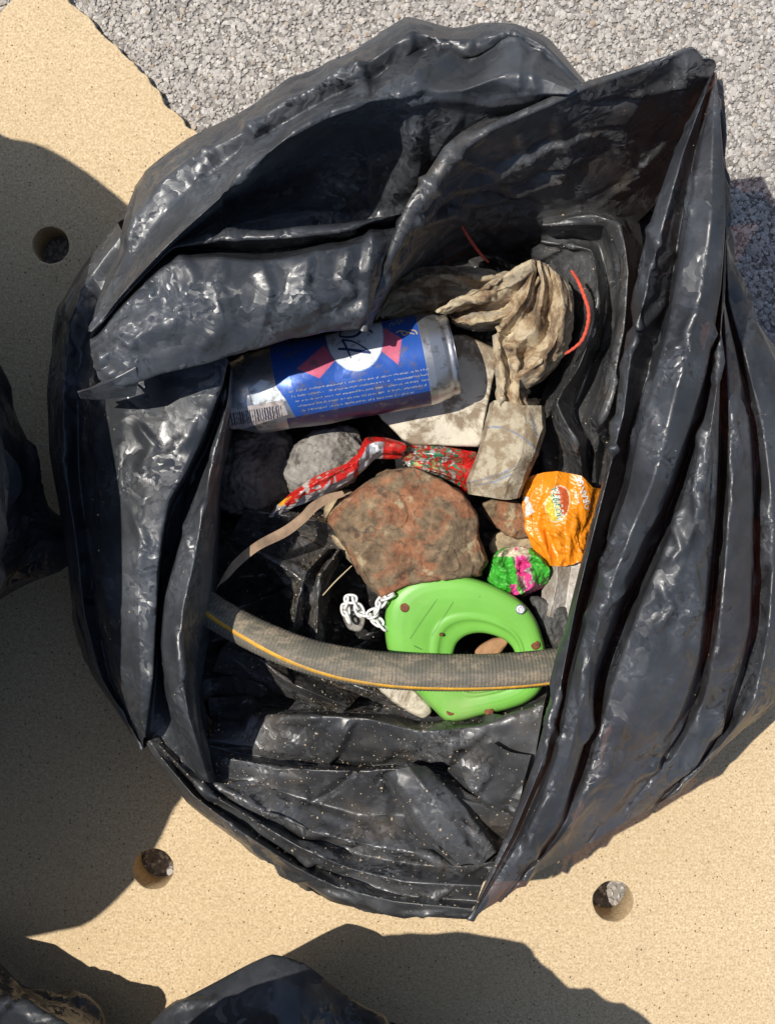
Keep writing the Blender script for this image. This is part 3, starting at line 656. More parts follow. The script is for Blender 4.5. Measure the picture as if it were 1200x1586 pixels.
# crumpled ridges of film poking up in the lower left of the mouth
rd = []
rd.append([H([(345,850),(400,880),(450,930),(470,960)], [10, 10, 10]), H([(350,830),(410,860),(470,900),(490,940)], [14, 15, 14]), H([(360,822),(440,820),(510,850),(525,870)], [12, 12, 12]), H([(380,790),(450,800),(520,815),(540,850)], [15, 16, 14]), H([(370,770),(450,780),(530,795)], [11, 11, 11])])
rd.append([H([(440,985),(450,930),(462,890),(500,850)], [11, 11, 11]), H([(452,985),(462,930),(475,885),(510,850)], [15, 16, 15]), H([(470,970),(478,930),(484,900),(520,850)], [12, 13, 12]), H([(490,990),(492,940),(496,895),(525,850)], [15.5, 16.5, 15]), H([(505,1000),(510,930),(515,890),(530,855)], [11, 11, 11])])
rd.append([H([(330,1040),(380,1050),(450,1080),(520,1110)], [11, 11, 11]), H([(345,1000),(400,1020),(455,1060),(540,1095)], [14, 15.5, 15]), H([(370,985),(420,1000),(470,1030),(560,1075)], [12, 12, 12]), H([(400,1020),(450,1030),(500,1045),(600,1085)], [15, 16, 14]), H([(420,1000),(480,1015),(520,1025),(610,1060)], [11, 11, 11])])
rd.append([H([(500,1060),(560,1080),(620,1100),(660,1110)], [11, 11, 11]), H([(490,1040),(550,1060),(610,1085),(662,1098)], [14, 14.5, 14]), H([(480,1030),(540,1040),(580,1055),(600,1062)], [12, 12, 12])])
G_rd = [sheet(r, .12, ex=(.05, .05), iters=80, anchor=.02, seed=50 + i, amp=.001, ns=80, step=.0016, cr=dict(count=30, hmax=.003, cross=.6, wid=(.003, .012))) for i, r in enumerate(rd)]
# outside wall under the right-hand rim, down to the slab ------------------------
wl = []
OUT = [(720,1330),(640,1320),(540,1300),(450,1270),(360,1210),(280,1130),(220,1020),(180,880),(170,720),(185,560),(230,430),(330,330),(440,250),(560,190),(680,170),(800,180),(900,230),(985,300),(1030,420),(1090,560),(1130,700),(1120,860),(1060,980),(980,1080),(900,1180),(820,1270)]
def scl(pts, k, h): return [(600 + (x - 600) * k, 780 + (y - 780) * k, h) for x, y in pts]
wl = [scl(OUT, .90, 12), scl(OUT, .93, 8), scl(OUT, .93, 4), scl(OUT, .86, 1), scl(OUT, .80, .3)]
G_wl = relax(loft([PP(r) for r in wl], 420, .004, closed=True), (.03, .03), 40, closed=True, seed=61, anchor=.03)
film('right_rim', [G_rim], M_RIM, bag).name = 'folded_rim'
film('inner_wall', [G_up, G_ri], M_IN, bag)
film('outer_lobe', [G_bk], M_OUT, bag)
film('flap', [G_fl, G_tl], M_OUT, bag)
film('side_fold', [G_lf], M_OUT, bag)
film('front_fold', [G_bt, G_tk, G_tk2], M_IN, bag)
film('lining', [G_ln] + G_rd, M_LIN, bag)
film('bag_base', [G_wl], M_OUT, bag, closed=True)

# ---------------- neighbouring bags ----------------
def shrink(pts, k, cx=None, cy=None):
    cx = np.mean([p[0] for p in pts]) if cx is None else cx; cy = np.mean([p[1] for p in pts]) if cy is None else cy
    return [(cx + (x - cx) * k, cy + (y - cy) * k) for x, y in pts]
def inset(pts, d):
    cx, cy = np.mean([p[0] for p in pts]), np.mean([p[1] for p in pts])
    return [(x + (cx - x) / math.hypot(cx - x, cy - y) * d, y + (cy - y) / math.hypot(cx - x, cy - y) * d) for x, y in pts]
def closed_bag(name, label, loops, seed):
    b = thing(name, label, 'rubbish bag', (np.mean([p[0] for p in loops[0][1]]) / 100, np.mean([p[1] for p in loops[0][1]]) / 100, 0), 'black bags round the open one')
    G = loft([[(x / 100, y / 100, z / 100) for x, y in pts] for z, pts in loops], 460, .0028, closed=True, sharp=.8, ang=.5)
    G = relax(G, (.015, .02), 50, anchor=.04, closed=True, seed=seed, amp=.001, ns=20, pin=.05, cr=dict(count=260, hmax=.009, cross=.85, lens=(.04, .16), wid=(.008, .035)))
    G[..., 2] = np.maximum(G[..., 2], .0015)
    film('film', [G], M_SHADE, b, closed=True)
    return b
T1 = [(-47, 33), (-39.6, 27.7), (-30, 14), (-25, 0), (-27, -12), (-34.8, -25.2), (-37, -30), (-42, -35), (-52, -37), (-70, -34), (-85, -15), (-88, 8), (-78, 26), (-62, 34)]
M1 = [(-48, 28), (-39, 22), (-30, 12), (-26.6, 2), (-31.5, -7), (-38, -18), (-40, -26), (-45, -31), (-54, -33), (-69, -30), (-81, -14), (-84, 8), (-75, 24), (-62, 30)]
B1 = [(-48, 24), (-41, 18), (-33, 8), (-27.5, .2), (-23.7, -2.0), (-26.8, -4.9), (-33, -7.0), (-42, -20), (-54, -28), (-67, -26), (-78, -12), (-80, 8), (-72, 22), (-60, 26)]
B1b = [(x * .97 - 2, y * .93) for x, y in B1]
T1 = [(x + .9 - (1.2 if y < -20 else 0), y + 2.4 + (1.3 if y < -20 else 0)) for x, y in T1]
closed_bag('rubbish_bag', 'black plastic bag at the left edge throwing shade over the slab', [(22, shrink(T1, .55)), (30, shrink(T1, .85)), (37, T1), (30, shrink(T1, 1.0)), (20, M1), (11, shrink(M1, .97)), (6, B1), (2.5, B1b), (.4, shrink(B1b, .9))], 71)
T2 = [(-18, -34.4), (-13.6, -33.2), (-9.1, -33.1), (-5.8, -33.2), (-1.9, -34.0), (2, -38), (4.8, -38.6), (9.2, -41), (14, -52), (10, -66), (-5, -72), (-20, -66), (-27, -52), (-23, -38)]
M2 = [(-17.4, -38.6), (-13.8, -36.6), (-9.0, -34.2), (-6.4, -34.9), (-3.4, -37.2), (0, -39), (3.5, -41.5), (7, -44), (11, -53), (8, -64), (-5, -70), (-18, -64), (-24, -52), (-21, -43)]
closed_bag('rubbish_bag', 'black plastic bag at the bottom edge right of the lower left hole', [(16, inset(T2, 8)), (24, inset(T2, 4)), (30, T2), (23, inset(M2, 5)), (17, inset(M2, 4.2)), (15, inset(M2, 3)), (13.6, inset(M2, 1.3)), (12, M2), (9, inset(M2, 1.2)), (5, inset(M2, 4)), (.4, inset(M2, 6))], 73)
T3 = [(-45, -34.3), (-41.7, -36.9), (-37.8, -39.4), (-34.5, -42.6), (-31, -50), (-34, -62), (-45, -70), (-58, -66), (-64, -52), (-56, -38)]
M3 = [(-40, -33.5), (-31, -34.8), (-27.5, -38), (-22.6, -39.3), (-20.6, -44), (-24, -58), (-40, -68), (-56, -64), (-62, -50), (-54, -38)]
T3 = [(x - 3.2, y - 2.0) for x, y in T3]; M3 = [(x - 2.2, y - 1.4) for x, y in M3]
closed_bag('rubbish_bag', 'black plastic bag in the bottom left corner', [(18, shrink(T3, .5)), (26, shrink(T3, .85)), (30, T3), (22, [(x * .6 + a * .4, y * .6 + b * .4) for (x, y), (a, b) in zip(T3, M3)]), (10, M3), (4, shrink(M3, .95)), (.4, shrink(M3, .85))], 79)

# ---------------- the litter ----------------
def inpoly(q, poly):
    x, y = q[:, 0], q[:, 1]; r = np.zeros(len(q), bool); n = len(poly)
    for i in range(n):
        (x1, y1), (x2, y2) = poly[i], poly[(i + 1) % n]
        c = ((y1 > y) != (y2 > y)) & (x < (x2 - x1) * (y - y1) / (y2 - y1 + 1e-12) + x1)
        r ^= c
    return r
def chunk(outline, h_top, thick, hfun=None, rough=.003, ns=40, seed=0, bevel=.12, nr=34, na=150, facet=0.0, under=.9, lin=False):
    """irregular solid: outline (photo px) at height h_top cm, with noisy top, bevelled rim, sides and base"""
    if lin:
        oo = np.array(outline, float); oo = np.vstack([oo, oo[:1]]); sl = np.concatenate([[0], np.cumsum(np.linalg.norm(np.diff(oo, axis=0), axis=1))])
        q_ = np.linspace(0, sl[-1], na + 1)[:-1]; o = np.stack([np.interp(q_, sl, oo[:, k]) for k in (0, 1)], 1)
    else: o = crom(np.array(outline, float), na, True)
    c = o.mean(0)
    rings = []
    for r in np.linspace(0.02, 1, nr):
        q = c + (o - c) * r
        hh = np.full(na, h_top, float)
        if hfun is not None: hh = hh + hfun(q)
        e = np.clip((1 - r) / bevel, 0, 1)
        hh -= (1 - e * (2 - e)) * thick * .18
        rings.append(np.array([P(a, b, h) for (a, b), h in zip(q, hh)]))
    base = rings[-1].copy(); cc = base.mean(0)
    for k in (.2, .45, .7, .9):
        s = base.copy(); f = 1 - (1 - under) * k
        s[:, :2] = cc[:2] + (base[:, :2] - cc[:2]) * f; s[:, 2] = base[:, 2] - thick / 100 * .82 * k
        rings.append(s)
    s = rings[-1].copy(); s[:, :2] = cc[:2] + (s[:, :2] - cc[:2]) * .85; s[:, 2] -= thick / 100 * .08; rings.append(s)
    s = s.copy(); s[:, :2] = cc[:2] + (s[:, :2] - cc[:2]) * .05; rings.append(s)
    G = np.array(rings)
    dm = np.gradient(G, axis=0); dn = np.roll(G, -1, 1) - np.roll(G, 1, 1)
    N = np.cross(dm, dn); N /= np.linalg.norm(N, axis=2)[..., None] + 1e-9
    if N[3, :, 2].mean() < 0: N = -N
    f = nz(G, ns, seed) + .5 * nz(G, ns * 2.7, seed + 1) + .35 * nz(G, ns * 6, seed + 2) 
    if facet:
        cr = nz(G, ns * .7, seed + 4); f = f + facet * np.round(cr * 3) / 3
    f = f.reshape(G.shape[:2]); f[:, :] *= 1
    G = G + N * (f * rough)[..., None]
    m, n, _ = G.shape
    V = np.vstack([G.reshape(-1, 3), G[0].mean(0)[None], G[-1].mean(0)[None]])
    F = [tuple(x) for x in gridfaces(m, n, 0, True)]
    F += [(j, m * n, (j + 1) % n) for j in range(n)] + [((m - 1) * n + j, (m - 1) * n + (j + 1) % n, m * n + 1) for j in range(n)]
    return V, F
# brick lumps
def brick_mat():
    m, t, b, o = newmat('weathered_brick')
    c = coords(t)
    n1 = noise_(t, c, 34, 8, .65, .6); n2 = noise_(t, c, 120, 8, .7); n3 = noise_(t, c, 60, 6, .6)
    col = ramp(t, n2.outputs[0], [(.3, (.14, .058, .03)), (.5, (.31, .135, .065)), (.7, (.42, .22, .12))]).outputs[0]
    col = mixc(t, ramp(t, n1.outputs[0], [(.45, (0,)*3), (.53, (.92,)*3)]).outputs[0], col, ramp(t, n2.outputs[0], [(.35, (.10, .07, .04)), (.65, (.28, .21, .125))]).outputs[0])
    col = mixc(t, ramp(t, n3.outputs[0], [(.60, (0,)*3), (.66, (.85,)*3)]).outputs[0], col, (.42, .34, .20))
    t.links.new(col, b.inputs['Base Color']); b.inputs['Roughness'].default_value = .92
    wv = mixc(t, .03, c, noise_(t, c, 70, 3).outputs['Color'], 'ADD')
    v = voro(t, wv, 27, 'DISTANCE_TO_EDGE')
    ck = ramp(t, v.outputs[0], [(.0, (0,)*3), (.035, (1,)*3)])
    cm = ramp(t, noise_(t, c, 45, 2).outputs[0], [(.45, (0,)*3), (.58, (.8,)*3)])
    col2 = mixc(t, ck.outputs[0], (.06, .04, .03), col); t.links.new(mixc(t, cm.outputs[0], col, col2), b.inputs['Base Color'])
    nb = facet_n(t, c, [(55, .35, .3, .5, 20), (170, .4, .35, .55, 40)])
    nb = bump(t, n1.outputs[0], .8, .004, nb); nb = bump(t, n2.outputs[0], .9, .0022, nb)
    t.links.new(nb, b.inputs['Normal'])
    return m
M_BRICK = brick_mat()
V, F = chunk([(505,800),(522,775),(560,748),(600,728),(640,722),(680,738),(715,760),(742,800),(745,835),(758,870),(745,892),(690,900),(640,905),(588,928),(565,905),(545,870),(530,840)], 18.2, 6,
             hfun=lambda q: -((q[:, 0] < 560) * (560 - q[:, 0]) * .03) - np.abs(q[:, 1] - 820) * .006 - (q[:, 0] > 690) * (q[:, 0] - 690) * .01, rough=.0019, ns=42, seed=3, bevel=.05, facet=2.0, nr=60, na=240, lin=True)
tag(mesh('brick_lump', V, F, M_BRICK), 'largest broken lump of red brick with mortar, lying above the green plastic piece', 'brick')
V, F = chunk([(748,778),(790,776),(815,785),(822,812),(820,835),(790,832),(770,818),(755,800)], 14.5, 3, rough=.0016, ns=90, seed=9, na=90, nr=24, facet=.6)
tag(mesh('brick_lump', V, F, M_BRICK), 'small red brick fragment left of the orange packet', 'brick')
M_ROCKG = plain('pitted_grey_stone', (.29, .27, .24), .95, .6, 85, bs=1.2, dirt=(.08, .065, .05), damt=.85, thr=(.50, .58))
M_ROCKB = plain('dark_clod', (.19, .155, .125), .95, .6, 60, bs=1.0, dirt=(.32, .28, .24), damt=.6, thr=(.58, .7))
M_STONE = plain('sandy_stone', (.40, .31, .19), .9, .4, 90, bs=.7, dirt=(.16, .12, .08), damt=.7)
V, F = chunk([(442,715),(455,690),(480,672),(515,660),(545,665),(560,690),(556,730),(530,758),(490,770),(455,768),(440,745)], 16.0, 4.5, hfun=lambda q: -((q[:, 0] - 500) ** 2 + (q[:, 1] - 715) ** 2) * .00025, rough=.0032, ns=58, seed=12, bevel=.16, nr=50, na=170, facet=1)
tag(mesh('stone', V, F, M_ROCKG), 'pale grey pitted stone under the beer can, right of the dark clod', 'stone')
V, F = chunk([(335,690),(360,668),(410,665),(450,680),(455,730),(445,780),(420,800),(370,795),(335,770)], 15.0, 5, hfun=lambda q: -((q[:, 0] - 395) ** 2 + (q[:, 1] - 735) ** 2) * .00022, rough=.004, ns=55, seed=15, bevel=.3, nr=50, na=170, facet=1)
tag(mesh('earth_clod', V, F, M_ROCKB), 'dark lump of earth in shade below the left end of the can', 'earth clod')
V, F = chunk([(758,838),(775,822),(800,826),(826,832),(832,848),(800,858),(775,862),(760,856)], 14, 2.4, rough=.0013, ns=110, seed=19, na=80, nr=20)
tag(mesh('stone', V, F, M_STONE), 'small sandy stone flake above the crumpled green and pink wrapper', 'stone')
V, F = chunk([(530,945),(552,938),(566,950),(560,978),(538,972)], 14.5, 2.6, rough=.0006, ns=110, seed=22, na=60, nr=14, bevel=.15)
tag(mesh('rubble_piece', V, F, M_ROCKG), 'small grey block under the white chain', 'rubble')
V, F = chunk([(520,840),(500,800),(515,770),(545,760),(560,790),(575,840),(580,900),(560,890)], 14, 3, rough=.002, ns=80, seed=25, na=90, nr=20)
tag(mesh('stone', V, F, M_STONE), 'sandy stone slab peeping out left of the brick lump', 'stone')

# dirty white tile under the can
M_TILE = plain('soiled_white_plastic', (.62, .56, .44), .6, .15, 55, bs=.4, dirt=(.20, .14, .08), damt=.92, thr=(.46, .55))
V, F = chunk([(560,560),(578,630),(590,650),(610,668),(623,682),(640,690),(690,691),(741,692),(746,686),(750,655),(762,600),(771,560),(768,540),(720,518),(650,520)], 15.6, 1.6, hfun=lambda q: -1.0 * (q[:, 0] < 650) * (650 - q[:, 0]) * .006 - (q[:, 1] - 600) * .004, rough=.0004, ns=40, seed=28, bevel=.03, under=.97, nr=50, na=260, lin=True)
tag(mesh('plastic_tray', V, F, M_TILE), 'dirty white plastic tray with mud spots under the right end of the can', 'tray')

# beer can ------------------------------------------------------------------
A0, A1 = P(348, 617, 18.6), P(701, 549, 18.4)
ax = (A1 - A0); LEN = np.linalg.norm(ax); ax /= LEN
side = np.cross(ax, [0, 0, 1]); side /= np.linalg.norm(side); upv = np.cross(side, ax)
def can_r(s):
    return np.interp(s, [0, .012, .03, .07, .12, .3, .8, .87, .90, .955, .972, .985, 1.0], [.0225, .0232, .0236, .0262, .0296, .0315, .0330, .0330, .0327, .0305, .0290, .0292, .0288])
ns_, na_ = 420, 420
s_ = np.linspace(0, 1, ns_)[:, None]; th = np.linspace(0, 2 * math.pi, na_, endpoint=False)[None]
rr = can_r(s_) * np.ones_like(th)
# dents: flattened crease near both ends
up_f = np.cos(th)                                   # 1 = facing the camera
rr = rr - .0035 * np.exp(-((s_ - .16) / .07) ** 2) * np.clip(up_f + .1, 0, 1) - .0022 * np.exp(-((s_ - .5) / .10) ** 2) * np.clip(np.cos(th + .9), 0, 1) ** 3
rr += .0006 * np.sin(th * 3 + s_ * 22) * np.exp(-((s_ - .3) / .25) ** 2)
Vc = A0 + ax * (s_ * LEN)[..., None] + side * (rr * np.sin(th))[..., None] + upv * (rr * np.cos(th))[..., None]
Vc = Vc.reshape(-1, 3)
capL = A0 + ax * .004; capR = A1 - ax * .004
V = np.vstack([Vc, capL[None], capR[None]])
F = [tuple(x) for x in gridfaces(ns_, na_, 0, True)] + [((j + 1) % na_, ns_ * na_, j) for j in range(na_)] + [((ns_ - 1) * na_ + j, ns_ * na_ + 1, (ns_ - 1) * na_ + (j + 1) % na_) for j in range(na_)]
q = px(V); C = np.zeros((len(V), 4))
ss = np.concatenate([np.repeat(s_[:, 0], na_), [0, 1]])
thf = np.concatenate([np.tile(th[0], ns_), [0, 0]]); thf = (thf + math.pi) % (2 * math.pi) - math.pi
front = np.cos(thf) > 0
silver = (.55, .55, .56, .85); blue = (.025, .10, .42, .2); white = (.72, .74, .76, .0); pink = (.62, .13, .21, .1)
C[:] = silver
body = (ss > .235) & (ss < .868)
C[body] = blue
lb = [(300,520),(395,560),(421,590),(442,618),(462,655),(470,700),(300,700)]
C[body & front & inpoly(q, lb)] = silver
C[front & inpoly(q, [(386,604),(404,588),(421,592),(443,620),(438,624),(393,628)])] = (.78, .84, .88, .1)
C[front & (ss < .3) & inpoly(q, [(349,634),(437,620),(446,642),(366,668),(356,664)])] = (.52, .46, .44, .1)
nb_ = np.random.RandomState(5)
e0 = np.array([356, 640.]); e1 = np.array([436, 627.]); d0 = (e1 - e0); dn = np.linalg.norm(d0); d0 /= dn
tt = (q - e0) @ d0; pp = (q - e0) @ np.array([-d0[1], d0[0]])
bx = 0
while bx < dn:
    wbar = nb_.choice([1.2, 1.8, 2.6]); gap = nb_.choice([1.1, 1.6, 2.2])
    C[front & (tt > bx) & (tt < bx + wbar) & (pp > 0) & (pp < 20)] = (.03, .03, .05, 0)
    bx += wbar + gap
C[body & front & inpoly(q, [(460,571),(495,586),(519,558),(502,534)])] = pink
C[body & front & inpoly(q, [(587,541),(595,508),(622,524),(617,565)])] = pink
cx_, cy_ = 549, 519; a_ = R(-8)
u = (q[:, 0] - cx_) * math.cos(a_) + (q[:, 1] - cy_) * math.sin(a_); v_ = -(q[:, 0] - cx_) * math.sin(a_) + (q[:, 1] - cy_) * math.cos(a_)
el = (u / 44) ** 2 + (v_ / 55) ** 2
C[body & front & (el < 1.06)] = (.25, .33, .5, .2); C[body & front & (el < 1)] = white
# worn darker band with red along the underside
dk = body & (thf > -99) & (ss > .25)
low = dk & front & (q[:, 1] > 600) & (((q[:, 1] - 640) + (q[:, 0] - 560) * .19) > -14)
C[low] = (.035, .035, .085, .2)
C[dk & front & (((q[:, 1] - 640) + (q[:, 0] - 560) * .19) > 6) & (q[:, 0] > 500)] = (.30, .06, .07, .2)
C[(ss > .992) | (ss < .004)] = (.4, .4, .4, 1)
can = thing('beer_can', 'crumpled blue and silver beer can with white oval and pink ribbons', 'can', tuple(A0 * .5 + A1 * .5))
M_CAN = col_mat('printed_aluminium', .34, (.16, .13, .10), .75, 120, .15, 90, (.53, .66), facet=[(60, .10, .4, .6, 20), (160, .09, .45, .6, 40)])
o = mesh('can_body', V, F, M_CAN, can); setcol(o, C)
def to_can(x, y, lift=.0004):
    """photo pixel -> point on the can's wall"""
    o_ = np.array([0, 0, CAMH / 100]); d = P(x, y, 0) - o_; d /= np.linalg.norm(d)
    rad = .032
    for _ in range(12):
        w0 = o_ - A0; dp = d - ax * (d @ ax); wp = w0 - ax * (w0 @ ax)
        a = dp @ dp; b = 2 * dp @ wp; c = wp @ wp - rad ** 2; D = max(b * b - 4 * a * c, 0)
        tt_ = (-b - math.sqrt(D)) / (2 * a); p = o_ + d * tt_
        s = np.clip(((p - A0) @ ax) / LEN, 0, 1); rel = p - A0 - ax * (s * LEN); tq = math.atan2(rel @ side, rel @ upv)
        i = int(round(s * (ns_ - 1))); j = int(round((tq % (2 * math.pi)) / (2 * math.pi) * na_)) % na_
        rad = rr[i, j]
    nrm = rel / np.linalg.norm(rel)
    return A0 + ax * (s * LEN) + nrm * (rad + lift)
def stroke_px(pts, wid):
    """flat brush stroke on the can, pts in photo px with widths"""
    pts = np.array(pts, float); n = max(2, int(np.linalg.norm(np.diff(pts, axis=0), axis=1).sum() / 1.5))
    c = crom(pts, n) if len(pts) > 2 else np.linspace(pts[0], pts[1], n)
    tg = np.gradient(c, axis=0); tg /= np.linalg.norm(tg, axis=1)[:, None] + 1e-9; nr = np.stack([-tg[:, 1], tg[:, 0]], 1)
    wd = np.interp(np.linspace(0, 1, n), np.linspace(0, 1, len(wid)), wid)[:, None] / 2
    L = c + nr * wd; Rr = c - nr * wd
    V = [to_can(*p) for p in L] + [to_can(*p) for p in Rr]
    F = [(i, i + 1, n + i + 1, n + i) for i in range(n - 1)]
    return V, F
def join(parts):
    V, F = [], []
    for v, f in parts:
        o = len(V); V += list(v); F += [tuple(i + o for i in x) for x in f]
    return V, F
def c6(x, y): return (480 + x / 8.57, 500 + y / 8.57)
digits = [stroke_px([c6(375,350), c6(480,355), c6(640,375), c6(805,400)], [3.6, 3.8, 4.6, 3.6]),
          stroke_px([c6(805,400), c6(700,320), c6(560,250), c6(425,232)], [2.4, 2.0, 2.2, 3.0]),
          stroke_px([c6(425,232), c6(470,300), c6(510,390), c6(545,470)], [3.2, 3.2, 2.6, 1.8]),
          stroke_px([c6(390,185), c6(500,195), c6(610,175), c6(680,110), c6(665,60), c6(590,40), c6(480,60), c6(420,110), c6(395,180)], [2.6, 3.4, 4.2, 3.2, 2.4]),
          stroke_px([c6(835,140), c6(790,105), c6(720,78), c6(660,66)], [2.0, 3.0, 2.4, 1.6])]
V, F = join(digits)
mesh('lettering', V, F, plain('navy_ink', (.02, .045, .14), .45, .1), can)['label'] = 'dark blue 64 on the white oval'
rs = np.random.RandomState(11); tiny = []
for row, (y0, x0, x1) in enumerate([(606, 446, 664), (614, 452, 664), (622, 458, 664), (630, 462, 660), (638, 468, 640)]):
    x = x0
    while x < x1:
        wl_ = rs.uniform(2, 9); yy = lambda xx: y0 - (xx - 446) * .165 + 2
        for k in np.arange(x, min(x + wl_, x1), 2.0):
            if rs.rand() < .16: continue
            h_ = rs.uniform(1.0, 2.4); y_ = yy(k) + rs.uniform(-.5, .5)
            v4 = [to_can(k, y_ - h_, .0003), to_can(k + rs.uniform(.7, 1.4), y_ - h_, .0003), to_can(k + 1.1, y_ + h_ * .3, .0003), to_can(k, y_ + h_ * .3, .0003)]
            tiny.append((v4, [(0, 1, 2, 3)]))
        x += wl_ + rs.uniform(1.2, 2.4)
V, F = join(tiny); mesh('small_print', V, F, plain('cream_ink', (.36, .36, .38), .5, .3), can)
tiny = [stroke_px([(611, 503), (615, 497), (618, 503), (622, 496), (624, 500)], [1, 1]), stroke_px([(603, 506), (607, 500), (610, 505)], [1.1, 1]), stroke_px([(619, 494), (623, 488), (626, 491)], [.9, .9])]
V, F = join(tiny)
mesh('script_mark', V, F, plain('pale_ink', (.5, .5, .48), .5, .2), can)
gold = [stroke_px([(613, 516), (620, 513), (630, 515), (642, 518)], [2.2, 1.2]), stroke_px([(620, 513), (626, 520), (634, 514)], [1.4, 2]), stroke_px([(634, 511), (643, 513), (646, 518)], [1, 2.2])]
V, F = join(gold); mesh('emblem', V, F, plain('gold_ink', (.55, .42, .25), .4, .1), can)

# tyre length -------------------------------------------------------------------
def tube(path, radii, na=40, seg=200, flat=1.0):
    p = crom(np.array(path), seg); n = len(p)
    r = np.interp(np.linspace(0, 1, n), np.linspace(0, 1, len(radii)), radii)
    tg = np.gradient(p, axis=0); tg /= np.linalg.norm(tg, axis=1)[:, None]
    up = np.array([0, 0, 1.0]); sd_ = np.cross(tg, up); sd_ /= np.linalg.norm(sd_, axis=1)[:, None] + 1e-9; u2 = np.cross(sd_, tg)
    a = np.linspace(0, 2 * math.pi, na, endpoint=False)
    G = p[:, None] + sd_[:, None] * (np.sin(a)[None, :, None] * r[:, None, None]) + u2[:, None] * (np.cos(a)[None, :, None] * r[:, None, None] * flat)
    return G, a, p
def capped(G):
    m, n, _ = G.shape
    V = np.vstack([G.reshape(-1, 3), G[0].mean(0)[None], G[-1].mean(0)[None]])
    F = [tuple(x) for x in gridfaces(m, n, 0, True)] + [((j + 1) % n, m * n, j) for j in range(n)] + [((m - 1) * n + j, m * n + 1, (m - 1) * n + (j + 1) % n) for j in range(n)]
    return V, F
tp = PP([(290,915,17.5),(325,944,18.2),(385,978,18.8),(450,1007,19.2),(520,1027,19.4),(600,1038,19.6),(700,1042,19.6),(780,1040,19.4),(850,1033,19),(900,1022,18.4)])
G, aa, pth = tube(tp, [.0118, .0122, .0130, .0134, .0132, .0130], 72, 700, .85)
kk = np.arange(len(G)); G = G + (G - pth[:, None]) * (.014 * np.sin(kk * 1.05))[:, None, None]
tyre = thing('tyre_piece', 'curved length of muddy grey bicycle tyre with yellow stripe across the bag mouth', 'tyre', tuple(pth[350]))
V, F = capped(G)
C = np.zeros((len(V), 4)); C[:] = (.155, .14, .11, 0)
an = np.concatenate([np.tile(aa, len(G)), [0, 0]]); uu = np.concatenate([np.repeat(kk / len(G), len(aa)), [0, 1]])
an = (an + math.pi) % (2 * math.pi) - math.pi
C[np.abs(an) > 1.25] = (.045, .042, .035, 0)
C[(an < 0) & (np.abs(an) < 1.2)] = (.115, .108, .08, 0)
def tyre_mat():
    m, t, b, o = newmat('ribbed_rubber')
    a = t.nodes.new('ShaderNodeAttribute'); a.attribute_name = 'Col'
    c = coords(t); n = noise_(t, coords(t, (.6, 1.6, 1.6)), 55, 8, .7); n2 = noise_(t, c, 420, 5, .7)
    f = ramp(t, n.outputs[0], [(.47, (0,)*3), (.6, (.75,)*3)])
    ff = math_(t, 'MULTIPLY', f.outputs[0], ramp(t, n2.outputs[0], [(.38, (.1,)*3), (.55, (1,)*3)]).outputs[0])
    t.links.new(mixc(t, ff, a.outputs['Color'], (.36, .285, .195)), b.inputs['Base Color'])
    b.inputs['Roughness'].default_value = .75
    t.links.new(bump(t, n2.outputs[0], .6, .0012), b.inputs['Normal'])
    return m
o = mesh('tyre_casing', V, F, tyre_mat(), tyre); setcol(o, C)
sgn = -1 if (G[350, :, 1].argmin() > len(aa) // 2) else 1
sg, _, sp_ = G.shape
ang = 1.02
p2 = pth; tg = np.gradient(p2, axis=0); tg /= np.linalg.norm(tg, axis=1)[:, None]
sd2 = np.cross(tg, [0, 0, 1.0]); sd2 /= np.linalg.norm(sd2, axis=1)[:, None]; u2 = np.cross(sd2, tg)
rad = np.interp(np.linspace(0, 1, len(p2)), np.linspace(0, 1, 6), [.0118, .0122, .0130, .0134, .0132, .0130])
def onr(a, k=1.012): return p2 + sd2 * (np.sin(a) * rad * k)[:, None] + u2 * (np.cos(a) * rad * .85 * k)[:, None]
sg_ = -1 if sd2[350, 1] > 0 else 1
ctr = np.interp(np.linspace(0, 1, len(p2)), [0, .1, .2, .3, .42, .55, 1], [.10, .22, .38, .56, .76, .90, 1.0])
wdt = .085
GG = np.stack([onr(sg_ * (ctr - wdt * 1.5), 1.0), onr(sg_ * (ctr - wdt), 1.045), onr(sg_ * (ctr + wdt), 1.045), onr(sg_ * (ctr + wdt * 1.5), 1.0)])
mesh('yellow_stripe', GG.reshape(-1, 3), gridfaces(4, len(p2)), plain('worn_yellow', (.68, .36, .035), .6, .25, 120, dirt=(.3, .22, .12), damt=.5), tyre)

# green plastic housing -----------------------------------------------------------
M_GREEN = plain('scuffed_green_plastic', (.19, .50, .075), .42, .12, 14, bs=.05, dirt=(.40, .50, .20), damt=.6, thr=(.50, .68))
gout = [(596,960),(600,932),(612,912),(635,897),(665,890),(700,890),(735,896),(775,912),(808,932),(828,957),(840,988),(846,1015),(845,1045),(836,1070),(815,1088),(785,1099),(750,1107),(715,1116),(692,1117),(672,1100),(645,1072),(618,1040),(600,1005)]
gin = [(702,1010),(708,995),(722,984),(742,980),(765,984),(785,994),(796,1008),(798,1025),(790,1045),(770,1058),(745,1062),(722,1056),(707,1040),(700,1025)]
na = 220
o_ = crom(np.array(gout, float), na, True); i_ = crom(np.array(gin, float), na, True)
def alignr(a, ref):
    c = ref.mean(0); c2 = a.mean(0)
    th_r = np.unwrap(np.arctan2(*(ref - c).T[::-1])); 
    th_a = np.arctan2(*(a - c2).T[::-1]); k = np.argmin(np.abs(((th_a - th_r[0]) + math.pi) % (2 * math.pi) - math.pi))
    return np.roll(a, -k, 0)
i_ = alignr(i_, o_)
rows = []
